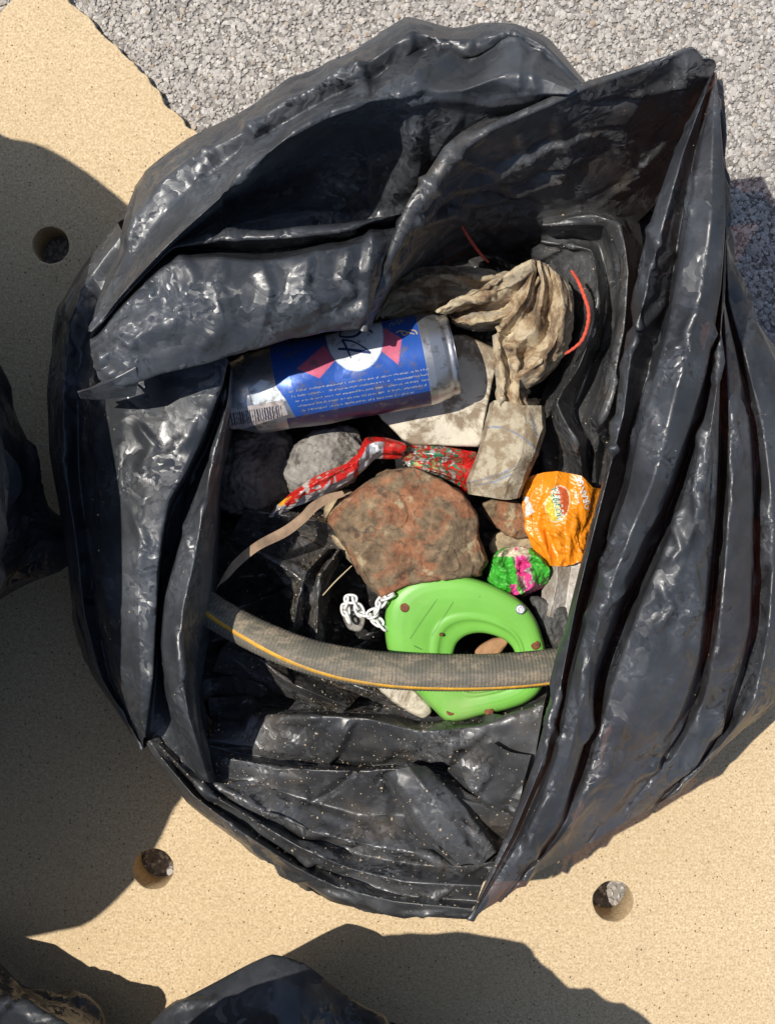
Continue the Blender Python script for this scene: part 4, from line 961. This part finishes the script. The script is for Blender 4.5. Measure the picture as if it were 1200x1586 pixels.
prof = [(0, -2.2), (0, -1.2), (.0, -.55), (.03, -.35), (.08, -.28), (.16, -.22), (.2, -.14), (.225, .0), (.27, .03), (.31, .0), (.34, -.06), (.45, .02), (.6, .08), (.75, .06), (.85, -.02), (.92, -.16), (.965, -.38), (.99, -.7), (1, -1.1), (.995, -1.6), (.97, -2.2)]
for f, dh in prof:
    qv = i_ * (1 - f) + o_ * f
    rows.append([P(a, b, 17.2 + dh + (930 - b) * .008) for a, b in qv])
G = np.array(rows)
dd = np.concatenate([[0], np.cumsum(np.linalg.norm(np.diff(G, axis=0), axis=2).mean(1))])
q_ = np.linspace(0, dd[-1], 90); G = np.stack([[np.interp(q_, dd, G[:, j, k]) for j in range(na)] for k in range(3)], -1).transpose(1, 0, 2)
green = thing('green_housing', 'bright green rounded plastic piece with a round opening and rusty screws', 'plastic piece', tuple(P(720, 1000, 16)))
mesh('shell', G.reshape(-1, 3), gridfaces(90, na, 0, True), M_GREEN, green)
M_RUST = plain('rust', (.20, .07, .03), .8, .5, 300, bs=.6, dirt=(.06, .03, .02), damt=.6); M_STEEL = plain('dull_zinc', (.42, .43, .45), .4, .2, 200, metal=.7)
def disc(cx, cy, h, r, mat, parent, name, dome=.0008):
    c = P(cx, cy, h); rows = []
    for rr_, dz in ((1.0, -.002), (1.0, 0), (.92, dome * .8), (.6, dome), (.4, dome * .9), (.2, dome * .95), (.02, dome * .95)):
        rows.append([c + np.array([r * rr_ * math.cos(a), r * rr_ * math.sin(a), dz]) for a in np.linspace(0, 2 * math.pi, 24, endpoint=False)])
    return mesh(name, np.array(rows).reshape(-1, 3), gridfaces(7, 24, 0, True), mat, parent)
for x, y in ((627, 941), (829, 999), (698, 1101), (757, 1101)):
    s = disc(x, y, 17.22 + (930 - y) * .008 + (0 if y < 1000 else -.08), .0036, M_RUST, green, 'screw'); s['label'] = 'rusty screw'
disc(806, 944, 17.2, .0038, M_STEEL, green, 'screw')['label'] = 'clean grey screw'
disc(683, 983, 17.02, .0014, M_RUST, green, 'rivet')
# raised ring round the opening
ringp = crom(np.array([(750 + 70 * math.cos(a), 1018 + 58 * math.sin(a)) for a in np.linspace(0, 6.283, 24, endpoint=False)]), 160, True)
# scratches
M_SCR = plain('scratch_brown', (.07, .10, .03), .8, .2)
def ribbon(pts, wpx, lift_h):
    p = crom(np.array(pts, float), 30); tg = np.gradient(p[:, :2], axis=0); tg /= np.linalg.norm(tg, axis=1)[:, None] + 1e-9
    nr = np.stack([-tg[:, 1], tg[:, 0]], 1) * wpx / 2
    L = [P(a[0] + n[0], a[1] + n[1], a[2]) for a, n in zip(p, nr)]; Rr = [P(a[0] - n[0], a[1] - n[1], a[2]) for a, n in zip(p, nr)]
    return np.array([L, Rr])
for pts, wd in (([(683,920,17.32),(655,958,17.2),(634,990,16.95)], .45), ([(702,932,17.28),(682,962,17.1),(668,985,16.95)], .4), ([(742,925,17.32),(748,918,17.32)], 1.2), ([(640,1000,16.9),(652,1006,16.85)], .6)):
    G2 = ribbon(pts, wd, 0); mesh('scratch', G2.reshape(-1, 3), gridfaces(2, 30), M_SCR, green)
# white chain -------------------------------------------------------------------
M_CHAIN = plain('grubby_white_plastic', (.78, .77, .74), .4, .08, 60, bs=.1, dirt=(.35, .28, .2), damt=.6, thr=(.56, .7))
cpts = crom(PP([(540,962,15.6),(534,942,16),(540,925,16.4),(552,932,16.6),(556,948,16.4),(570,953,16.6),(583,946,17),(590,930,17.3),(606,922,17.6)]), 12)
cpts2 = crom(PP([(572,955,16.3),(585,962,16.4),(594,972,16.5)]), 4)
def link(c, d, roll, L=.0050, Wd=.0030, r=.00105):
    d = d / np.linalg.norm(d); s = np.cross(d, [0, 0, 1.0]); s /= np.linalg.norm(s); u = np.cross(s, d)
    b = s * math.cos(roll) + u * math.sin(roll)
    nrm = np.cross(d, b); pts = []
    for a in np.linspace(0, 2 * math.pi, 28, endpoint=False):
        ca, sa = math.cos(a), math.sin(a)
        e = d * (L * np.sign(ca) * abs(ca) ** .8) + b * (Wd * np.sign(sa) * abs(sa) ** .8)
        eo = (d * ca + b * sa)
        pts.append([c + e + (eo * math.cos(t) + nrm * math.sin(t)) * r for t in np.linspace(0, 2 * math.pi, 10, endpoint=False)])
    G = np.array(pts); n = 10
    F = [(i * n + j, i * n + (j + 1) % n, ((i + 1) % 28) * n + (j + 1) % n, ((i + 1) % 28) * n + j) for i in range(28) for j in range(n)]
    return G.reshape(-1, 3), F
chain = thing('plastic_chain', 'short white plastic chain left of the green piece', 'chain', tuple(cpts[5]))
for arr in (cpts, cpts2):
    for i in range(len(arr) - 1):
        V, F = link((arr[i] + arr[i + 1]) / 2, arr[i + 1] - arr[i], (.25 if i % 2 else 1.25))
        mesh('link', V, F, M_CHAIN, chain)

# rags --------------------------------------------------------------------------
def rag_mat():
    m, t, b, o = newmat('mud_stained_cloth')
    c = coords(t); n1 = noise_(t, c, 32, 8, .68, .5); n2 = noise_(t, c, 160, 6, .7); n3 = noise_(t, c, 900, 2)
    col = ramp(t, n1.outputs[0], [(.38, (.11, .07, .035)), (.46, (.26, .17, .09)), (.52, (.47, .37, .23)), (.66, (.64, .55, .39))]).outputs[0]
    col = mixc(t, ramp(t, n2.outputs[0], [(.56, (0,)*3), (.64, (.8,)*3)]).outputs[0], col, (.17, .11, .06))
    t.links.new(col, b.inputs['Base Color']); b.inputs['Roughness'].default_value = .9
    b.inputs['Sheen Weight'].default_value = .15
    nb = bump(t, n3.outputs[0], .4, .0006, facet_n(t, c, [(90, .45, .35, .55, 40), (260, .3, .4, .6, 60)])); nb = bump(t, n2.outputs[0], .4, .002, nb)
    t.links.new(nb, b.inputs['Normal']); return m
M_RAG = rag_mat()
r1 = [H([(575,500),(600,440),(640,415),(700,412),(745,415),(800,420)], [15, 15, 15]), H([(582,495),(610,450),(650,430),(700,425),(745,430),(800,432)], [16.5, 17, 17]), H([(590,490),(625,462),(660,448),(710,440),(750,438),(800,440)], [15.5, 16, 16]),
      H([(600,490),(640,475),(670,470),(712,462),(752,455),(805,445)], [16.5, 17, 17.5]), H([(610,500),(650,490),(685,490),(720,488),(760,480),(810,465)], [15, 15, 15])]
r2 = [H([(670,482),(700,468),(745,452),(790,430),(822,404)], [17, 18, 19]), H([(676,484),(702,462),(745,446),(788,424),(822,402)], [19.5, 20, 20]), H([(682,484),(710,472),(752,462),(792,446),(828,412)], [19, 19.5, 19.5]), H([(690,482),(715,484),(756,476),(795,462),(832,420)], [16.5, 17, 18]),
      H([(700,494),(730,500),(762,496),(800,480),(834,430)], [17.5, 18.5, 18.5]), H([(706,506),(735,514),(765,512),(800,500),(834,440)], [15, 15, 16])]
r3 = [H([(766,505),(780,480),(800,450),(818,415),(822,402)], [17, 18, 19.5]), H([(768,510),(790,495),(815,460),(826,420),(826,402)], [18.6, 19.4, 19.6]), H([(770,520),(795,515),(822,480),(832,430),(830,403)], [17, 17.5, 18.5]), H([(775,535),(800,535),(832,500),(842,440),(836,404)], [18.2, 19.2, 19.8]),
      H([(785,560),(810,555),(845,520),(856,455),(846,410)], [17, 17.5, 18.5]), H([(795,585),(822,572),(858,535),(870,470),(858,420)], [18.5, 19.5, 19.5]), H([(805,602),(832,588),(870,548),(885,490),(884,450),(868,428)], [17.5, 18, 18.5]), H([(808,606),(836,592),(872,552),(887,492),(886,452),(870,426)], [14, 14, 15])]
r4 = [H([(762,520),(766,560),(768,600),(764,632)], [17, 17, 17]), H([(770,516),(774,560),(778,600),(774,630)], [18.8, 18.8, 18]), H([(782,520),(786,560),(790,600),(790,630)], [17.5, 17.5, 17.5]), H([(796,530),(800,570),(804,605),(806,632)], [18.8, 18.5, 18]), H([(806,545),(808,580),(812,610),(816,634)], [16, 16, 16])]
Gs = []
for i, r in enumerate((r1, r2, r3, r4)):
    Gs.append(sheet(r, .16 if i < 3 else .07, ex=(.03, .03), iters=70, anchor=.03, seed=90 + i, amp=.001, ns=90, step=.0013, fa=.0015, fl=.034, cr=dict(count=45, hmax=.003, cross=.6, lens=(.02, .06), wid=(.003, .010))))
film('dirty_rag', Gs, M_RAG, None)
o = bpy.data.objects['dirty_rag']; tag(o, 'crumpled beige rag stained with brown mud above the white tray', 'rag')
r5 = [H([(758,625),(752,655),(740,700),(722,745),(724,765)], [16, 16, 15]), H([(765,620),(760,655),(745,700),(728,745),(730,766)], [17.6, 17.3, 16.2]), H([(785,622),(782,660),(770,705),(755,748),(756,770)], [18.2, 17.8, 17]), H([(810,628),(812,665),(805,710),(785,748),(780,774)], [18.2, 18.4, 17]),
      H([(838,628),(840,665),(828,700),(812,735),(800,772)], [17.4, 17.8, 16.4]), H([(843,630),(845,668),(834,702),(818,738),(806,770)], [15.5, 15.5, 15])]
G5 = sheet(r5, .085, ex=(.03, .02), iters=70, anchor=.03, seed=97, amp=.001, ns=70, step=.0009, ang=.9, cr=dict(count=40, hmax=.0022, cross=.8, lens=(.01, .035), wid=(.002, .008)))
M_SOCK = col_mat('grubby_knit', .9, (.24, .17, .10), .8, 90, .7, 700, (.44, .56), .2, facet=[(120, .3, .35, .55, 60)])
o = film('cloth_end', [G5], M_SOCK, None); o.name = 'glove_piece'
Vv = G5.reshape(-1, 3); qq = px(Vv); C = np.zeros((len(Vv), 4)); C[:] = (.47, .41, .30, 0)
for pts in ([(752,662),(775,662),(800,672),(822,688),(834,698)], [(820,640),(826,660),(836,682)], [(724,748),(750,742),(780,732),(798,720)], [(735,752),(765,746),(790,735)]):
    cc = crom(np.array(pts, float), 60); d = np.sqrt(((qq[:, None] - cc[None]) ** 2).sum(2)).min(1)
    C[d < 1.5] = (.24, .27, .34, 0)
setcol(o, C); tag(o, 'flat beige knitted cloth end with thin blue lines above the brick lump', 'cloth')

# orange drink packet -----------------------------------------------------------
def sm(x, y): return (800 + x / 9.23, 720 + y / 9.23)
og = [H([sm(120,200), sm(100,400), sm(70,580), sm(120,900), sm(200,1130), sm(330,1400), sm(370,1440)], [14.4, 14.6, 15, 14.6, 14]),
      H([sm(200,160), sm(200,420), sm(180,600), sm(230,900), sm(330,1100), sm(440,1330), sm(480,1440)], [15, 15.8, 15.6, 16, 15]),
      H([sm(380,110), sm(360,380), sm(340,620), sm(400,880), sm(470,1080), sm(560,1300), sm(600,1450)], [15, 16.4, 15.2, 15.6, 15]),
      H([sm(580,90), sm(540,330), sm(500,560), sm(500,860), sm(560,1000), sm(660,1250), sm(700,1450)], [16.6, 17, 16.4, 17, 15]),
      H([sm(740,120), sm(740,330), sm(720,600), sm(700,850), sm(700,960), sm(790,1200), sm(820,1420)], [16, 16.4, 16.8, 16.2, 15.4]),
      H([sm(930,160), sm(900,360), sm(860,600), sm(830,880), sm(820,980), sm(880,1200), sm(900,1380)], [16.4, 16.6, 15.8, 15.4, 15.2]),
      H([sm(1080,320), sm(1040,480), sm(1010,650), sm(970,850), sm(930,1000), sm(930,1180), sm(920,1350)], [15.6, 15.2, 15, 15, 14.6]),
      H([sm(1200,340), sm(1160,480), sm(1130,650), sm(1090,850), sm(1050,1000), sm(1030,1180), sm(1000,1350)], [14, 13.6, 13.5, 13.5, 13.5])]
og = [[(x, y, (h - 15) * .62 + 15) for x, y, h in r] for r in og]
G6 = sheet(og, .075, ex=(.022, .022), iters=80, anchor=.03, seed=101, amp=.001, ns=120, step=.0006, sharp=.85, ang=.95, fa=.0008, fl=.016, cr=dict(count=40, hmax=.003, cross=.8, lens=(.012, .04), wid=(.002, .008)))
m, n, _ = G6.shape; Vv = G6.reshape(-1, 3); qq = px(np.array(loft([PP(r) for r in og], n, .0006, sharp=.85, ang=.95)).reshape(-1, 3))
C = np.zeros((len(Vv), 4)); C[:] = (.82, .27, .012, 0)
def sp(l): return [sm(*p) for p in l]
C[inpoly(qq, sp([(100,455),(150,455),(255,680),(120,750)]))] = (.75, .72, .66, 0)
c0 = sm(585, 560); aa_ = R(8)
u = (qq[:, 0] - c0[0]) * math.cos(aa_) - (qq[:, 1] - c0[1]) * math.sin(aa_) * -1; v_ = (qq[:, 1] - c0[1]) * math.cos(aa_) + (qq[:, 0] - c0[0]) * math.sin(aa_) * 0
e1_ = (u / (165 / 9.23)) ** 2 + (v_ / (250 / 9.23)) ** 2
C[e1_ < 1.12] = (.8, .62, .40, 0)
C[(e1_ < .96)] = (.66, .52, .05, 0)
lx = (qq[:, 0] - sm(520, 330)[0]) - (qq[:, 1] - sm(520, 330)[1]) * .22
C[(e1_ < .96) & (lx > 4)] = (.52, .10, .03, 0)
C[(e1_ < .96) & (lx > 1) & (lx < 9) & (np.sin(qq[:, 1] * .9) + np.sin(qq[:, 0] * 1.3) > .4)] = (.7, .68, .6, 0)
packet = thing('juice_packet', 'crumpled orange drink packet with oval fruit logo by the right rim', 'packet', tuple(P(865, 800, 15)))
M_FOIL = col_mat('orange_foil', .35, (.45, .12, .01), .35, 120, .25, 160, (.5, .7), facet=[(120, .35, .35, .55, 60), (300, .25, .4, .6, 60)])
o = film('wrapper', [G6], M_FOIL, packet); setcol(o, C)
Gn = np.cross(np.gradient(G6, axis=0), np.gradient(G6, axis=1)).reshape(-1, 3); Gn /= np.linalg.norm(Gn, axis=1)[:, None] + 1e-12
if Gn[:, 2].mean() < 0: Gn = -Gn
def on_sheet(P2, V3, Nn, lift=.0005):
    out = []
    for x, y in P2:
        i = ((qqs[:, 0] - x) ** 2 + (qqs[:, 1] - y) ** 2).argmin()
        out.append(V3[i] + Nn[i] * 0 + np.array([0, 0, lift]))
    return out
qqs = px(Vv)
def text_px(s, cx, cy, size, ang, bold=.0, squash=1.0):
    """text outline mesh laid out in photo px: centre, cap height, angle"""
    cu = bpy.data.curves.new('t', 'FONT'); cu.body = s; cu.align_x = 'CENTER'; cu.align_y = 'CENTER'; cu.offset = bold; cu.resolution_u = 2
    ob = bpy.data.objects.new('t', cu); COL.objects.link(ob); bpy.context.view_layer.update()
    me = bpy.data.meshes.new_from_object(ob.evaluated_get(bpy.context.evaluated_depsgraph_get())); bpy.data.objects.remove(ob)
    v = np.array([w_.co[:2] for w_ in me.vertices]); F = [tuple(p.vertices) for p in me.polygons]
    v[:, 0] *= squash
    v = v * size / .7; ca, sa = math.cos(ang), math.sin(ang)
    q = np.stack([cx + v[:, 0] * ca + v[:, 1] * sa, cy + v[:, 0] * sa - v[:, 1] * ca], 1)
    return q, F
def letters(name, s, cx, cy, size, ang, mat, parent, bold=0., lift=.0006, squash=1.0):
    q, F = text_px(s, cx, cy, size, ang, bold, squash)
    return mesh(name, np.array(on_sheet(q, Vv, Gn, lift)), F, mat, parent)
M_WINK = plain('white_ink', (.8, .78, .74), .5, .05); M_GINK = plain('green_ink', (.015, .20, .10), .5, .1)
letters('lettering', 'RUBICON', *sm(565, 560), 9.5, R(80), M_WINK, packet, .06, .0005, .84)
letters('lettering', 'RUBICON', *sm(565, 560), 9.0, R(80), M_GINK, packet, .0, .0009, .88)
letters('lettering', 'ORANGE', *sm(955, 400), 9.6, R(-108), M_WINK, packet, .03, .0006, .95)
letters('small_print', 'sparkling', *sm(855, 470), 3.4, R(-108), M_WINK, packet, .02, .0006, 1.1)

# red crisp packet strip, and red-green wrapper ---------------------------------
M_REDF = col_mat('red_foil', .3, (.20, .12, .08), .7, 140, .3, 200, (.52, .66), facet=[(150, .45, .35, .55, 60), (400, .35, .4, .6, 60)])
def c3(x, y): return (320 + x / 2.609, 640 + y / 2.609)
rp = [H([c3(248,415), c3(330,330), c3(440,255), c3(560,205), c3(610,160), c3(640,100), c3(720,98), c3(800,120)], [15, 16.5, 17, 17, 16]),
      H([c3(252,418), c3(345,345), c3(450,275), c3(570,220), c3(625,175), c3(655,120), c3(720,112), c3(806,132)], [15.6, 17.6, 18, 18, 17]),
      H([c3(256,420), c3(360,358), c3(460,305), c3(575,245), c3(635,200), c3(670,150), c3(725,150), c3(800,150)], [15.4, 17, 17.4, 17.6, 17]),
      H([c3(262,422), c3(380,370), c3(475,330), c3(580,275), c3(640,225), c3(680,185), c3(740,185), c3(790,180)], [15, 15.6, 16, 16, 15.5])]
G7 = sheet(rp, .12, ex=(.05, .04), iters=70, anchor=.025, seed=111, amp=.001, ns=150, step=.0008, fa=.001, fl=.014)
qq = px(G7.reshape(-1, 3)); m, n, _ = G7.shape; row = np.repeat(np.linspace(0, 1, m), n); cl = np.tile(np.linspace(0, 1, n), m)
C = np.zeros((m * n, 4)); C[:] = (.60, .018, .014, 0)
nn = nz(G7, 160, 7)
C[(row > .55 + .25 * nn) & (cl < .62)] = (.62, .60, .58, .3); C[cl < .14] = (.55, .5, .48, .3)
C[(cl > .66) & (cl < .86) & (row > .35)] = (.62, .62, .62, .3); C[(cl > .1) & (cl < .5) & (nn > .32)] = (.62, .55, .5, .2)
C[(cl < .2) & (nn > .2) & (row < .4)] = (.7, .35, .03, 0)
o = film('snack_packet', [G7], M_REDF, None); setcol(o, C); tag(o, 'long twisted red and white snack packet above the brick lump', 'packet')
rq = [H([(618,690),(650,690),(690,692),(725,698),(738,700)], [14.6, 15, 14.6]), H([(622,705),(652,702),(688,705),(722,708),(736,712)], [15.6, 16.2, 15.2]), H([(628,718),(655,716),(690,720),(718,722),(732,735)], [15, 15, 15]), H([(640,730),(665,728),(692,736),(714,745),(722,760)], [15.4, 16, 15]), H([(660,740),(680,740),(700,748),(712,760),(716,772)], [14, 14, 14])]
G8 = sheet(rq, .055, ex=(.09, .09), iters=80, anchor=.015, seed=113, amp=.0016, ns=200, step=.0007)
m, n, _ = G8.shape; C = np.zeros((m * n, 4)); C[:] = (.55, .02, .015, 0); a1 = nz(G8, 190, 3); a2 = nz(G8, 260, 9); cl = np.tile(np.linspace(0, 1, n), m)
C[(a1 > .1) & (cl < .7)] = (.6, .6, .58, .4); C[(a2 > .22) & (cl < .8)] = (.03, .22, .11, 0); C[(a2 < -.3)] = (.18, .11, .06, 0); C[(a1 < -.32) & (cl < .5)] = (.5, .46, .2, .2)
o = film('foil_wrapper', [G8], M_REDF, None); setcol(o, C); tag(o, 'torn red foil wrapper with green and silver bits below the white tray', 'wrapper')
# green and pink ball of wrapper
rg = []
cxw, cyw = 800, 884
for j, r in enumerate((44, 46, 40, 30, 16, .6)):
    rg.append([(cxw + r * (1 + .12 * math.sin(a * 3 + j)) * math.cos(a), cyw + r * .86 * (1 + .1 * math.sin(a * 2 + 2 * j)) * math.sin(a), [13.2, 15, 15.9, 16.1, 15.9, 16.1][j] + .5 * math.sin(a * 4 + j * 2)) for a in np.linspace(0, 6.283, 13)[:-1]])
G9 = relax(loft([PP(r) for r in rg], 170, .0007, closed=True), (.14, .14), 100, anchor=.012, seed=117, closed=True, amp=.002, ns=170)
Vv9 = G9.reshape(-1, 3); q9 = px(Vv9); C = np.zeros((len(Vv9), 4)); C[:] = (.06, .42, .04, 0)
d = np.abs((q9[:, 0] - 815) - (q9[:, 1] - 890) * .25 + 8 * nz(G9, 60, 2)); C[d < 13] = (.45, .38, .34, .1)
a1 = nz(G9, 120, 5); C[(d < 13) & (a1 > .02)] = (.72, .06, .26, 0); C[(d < 15) & (a1 < -.25)] = (.12, .09, .07, 0)
C[(q9[:, 1] > 905) & (q9[:, 0] > 785) & (a1 > -.05)] = (.7, .07, .28, 0); C[(q9[:, 1] < 862) & (a1 < .1)] = (.6, .5, .36, 0)
o = film('scrunched_wrapper', [G9], col_mat('green_film', .35, (.2, .2, .12), .3, 150, .3, 200, facet=[(150, .5, .35, .55, 60)]), None, closed=True); setcol(o, C); tag(o, 'scrunched green and pink wrapper above the green plastic piece', 'wrapper')

# clear plastic bag scrap holding grit
M_CLEAR = plain('cloudy_clear_plastic', (.45, .42, .38), .25, .3, 60, bs=.6, dirt=(.24, .19, .14), damt=.9, thr=(.42, .62))
cp = [H([(842,868),(840,900),(838,925),(834,948)], [13.6, 14, 14]), H([(862,876),(862,900),(856,930),(850,955)], [15, 15.2, 15]), H([(885,874),(880,905),(876,935),(868,960)], [14.2, 14.4, 14.2]), H([(905,866),(900,905),(892,940),(880,968)], [14.6, 15, 14.6]), H([(925,860),(915,905),(905,940),(892,970)], [12, 12, 12])]
o = film('plastic_scrap', [sheet(cp, .05, ex=(.08, .08), iters=80, anchor=.02, seed=121, amp=.0015, ns=130, step=.0008)], M_CLEAR, None)
tag(o, 'cloudy clear plastic scrap with grit below the orange packet', 'plastic scrap')
M_DARK = plain('dark_grey_rubber', (.06, .06, .058), .6, .3, 80, bs=.5, dirt=(.18, .15, .12), damt=.5, thr=(.55, .7))
V, F = chunk([(822,925),(850,930),(880,950),(885,1000),(862,1010),(845,985),(830,960)], 14.8, 2.2, rough=.002, ns=80, seed=33, na=90, nr=24, bevel=.3)
tag(mesh('rubber_scrap', V, F, M_DARK), 'dark grey rubber scrap right of the green plastic piece', 'rubber scrap')
V, F = chunk([(575,1052),(620,1056),(650,1075),(668,1100),(655,1112),(625,1098),(600,1080)], 14.6, 2, rough=.0008, ns=60, seed=36, na=90, nr=24, bevel=.25)
tag(mesh('plastic_lump', V, F, M_TILE), 'greyish white plastic lump under the tyre, left of the green tip', 'plastic lump')
# piece of terracotta seen in the opening of the green part
V, F = chunk([(735,1010),(750,995),(780,985),(790,990),(780,1005),(765,1020),(745,1030)], 14.2, 1, rough=.0008, ns=90, seed=39, na=60, nr=14, bevel=.3)
tag(mesh('dry_leaf', V, F, plain('leaf_brown', (.36, .19, .09), .7, .3)), 'curled brown leaf inside the opening of the green piece', 'leaf')
# wooden strip
wp = [[(334,914,18.0),(345,893,18.6),(362,868,18.9),(395,840,18.9),(440,815,18.4),(465,796,18.2),(480,780,18.0),(505,766,17.4),(530,760,17.0)],
      [(337,908,18.0),(352,897,18.6),(372,876,18.9),(402,852,18.9),(446,830,18.4),(474,808,18.2),(492,790,18.0),(515,776,17.4),(535,768,17.0)]]
g0 = crom(PP(wp[0]), 120); g1 = crom(PP(wp[1]), 120); lowz = np.array([0, 0, -.0016])
G = np.stack([g0 + lowz, g0, g0 * .5 + g1 * .5 + [0, 0, .0004], g1, g1 + lowz, g0 * .5 + g1 * .5 + lowz])
m, n, _ = G.shape; F = [(i * n + j, i * n + j + 1, ((i + 1) % m) * n + j + 1, ((i + 1) % m) * n + j) for i in range(m) for j in range(n - 1)]
F += [tuple(i * n for i in range(m)), tuple(i * n + n - 1 for i in range(m))][:2]
tag(mesh('wood_strip', G.reshape(-1, 3), F, plain('bare_wood', (.36, .24, .15), .8, .3, 60, dirt=(.12, .08, .05), damt=.5, bs=.5), smooth=False), 'thin curved brown wood strip left of the brick lump', 'wood strip')
# cords and straws
M_CORD = plain('coral_cord', (.72, .10, .055), .65, .2, 300, bs=.8)
def cord(pts, r, mat, name, label, cat, group=None, na=10, seg=80):
    G, a, p = tube(PP(pts), [r * .8, r, r, r * .7], na, seg)
    k = np.arange(len(G)); G = G + (G - p[:, None]) * (.18 * np.sin(k[:, None] * 1.3 + a[None] * 2))[..., None]
    V, F = capped(G); return tag(mesh(name, V, F, mat), label, cat, group)
cord([(885,420,18.8),(895,436,19.6),(904,458,20),(911,482,20),(909,506,19.8),(900,528,19.6),(886,541,19.4),(875,548,19)], .0014, M_CORD, 'cord', 'curved coral red cord beside the right edge of the muddy rag', 'cord')
cord([(713,345,18),(722,362,17.6),(735,382,17),(748,398,16.5),(756,406,16)], .0012, M_CORD, 'cord', 'short coral red cord in shade above the muddy rag', 'cord')
M_STRAW = plain('dry_straw', (.50, .40, .24), .8, .2)
cord([(500,922,16.8),(520,900,17.4),(545,876,17.6)], .0005, M_STRAW, 'straw', 'thin dry straw above the white chain', 'straw')
# grit: pale crumbs lying in the front folds and on the lining
rg_ = np.random.RandomState(77); pts = []
for Gx, cnt in ((G_bt, 1000), (G_tk, 60), (G_tk2, 40), (G_ln, 1000), (G_ri, 160), (G_lf, 90), (G_rim, 60)) :
    f = Gx.reshape(-1, 3); lo, hi = int(len(f) * (.35 if Gx is G_bt or Gx is G_lf else 0.02)), len(f)
    pts.append(f[rg_.randint(lo, hi, cnt)])
for Gx in G_rd: pts.append(Gx.reshape(-1, 3)[rg_.randint(0, Gx.shape[0] * Gx.shape[1], 130)])
pts = np.vstack(pts); n = len(pts)
sz = rg_.uniform(.00025, .0007, n) * np.where(rg_.rand(n) < .08, 1.9, 1)
vv = ico_v[None] * rg_.uniform(.6, 1.2, (n, 12, 1)) * sz[:, None, None] * rg_.uniform(.6, 1.3, (n, 1, 3)) + pts[:, None] + np.array([0, 0, .0002])
F = (ico_f[None] + (np.arange(n) * 12)[:, None, None]).reshape(-1, 3).astype(np.int32)
tag(mesh('grit', vv.reshape(-1, 3), F, plain('beige_grit', (.42, .34, .24), .9, .4, 200), smooth=False), 'fine beige grit scattered over the black film', 'grit', kind='stuff')
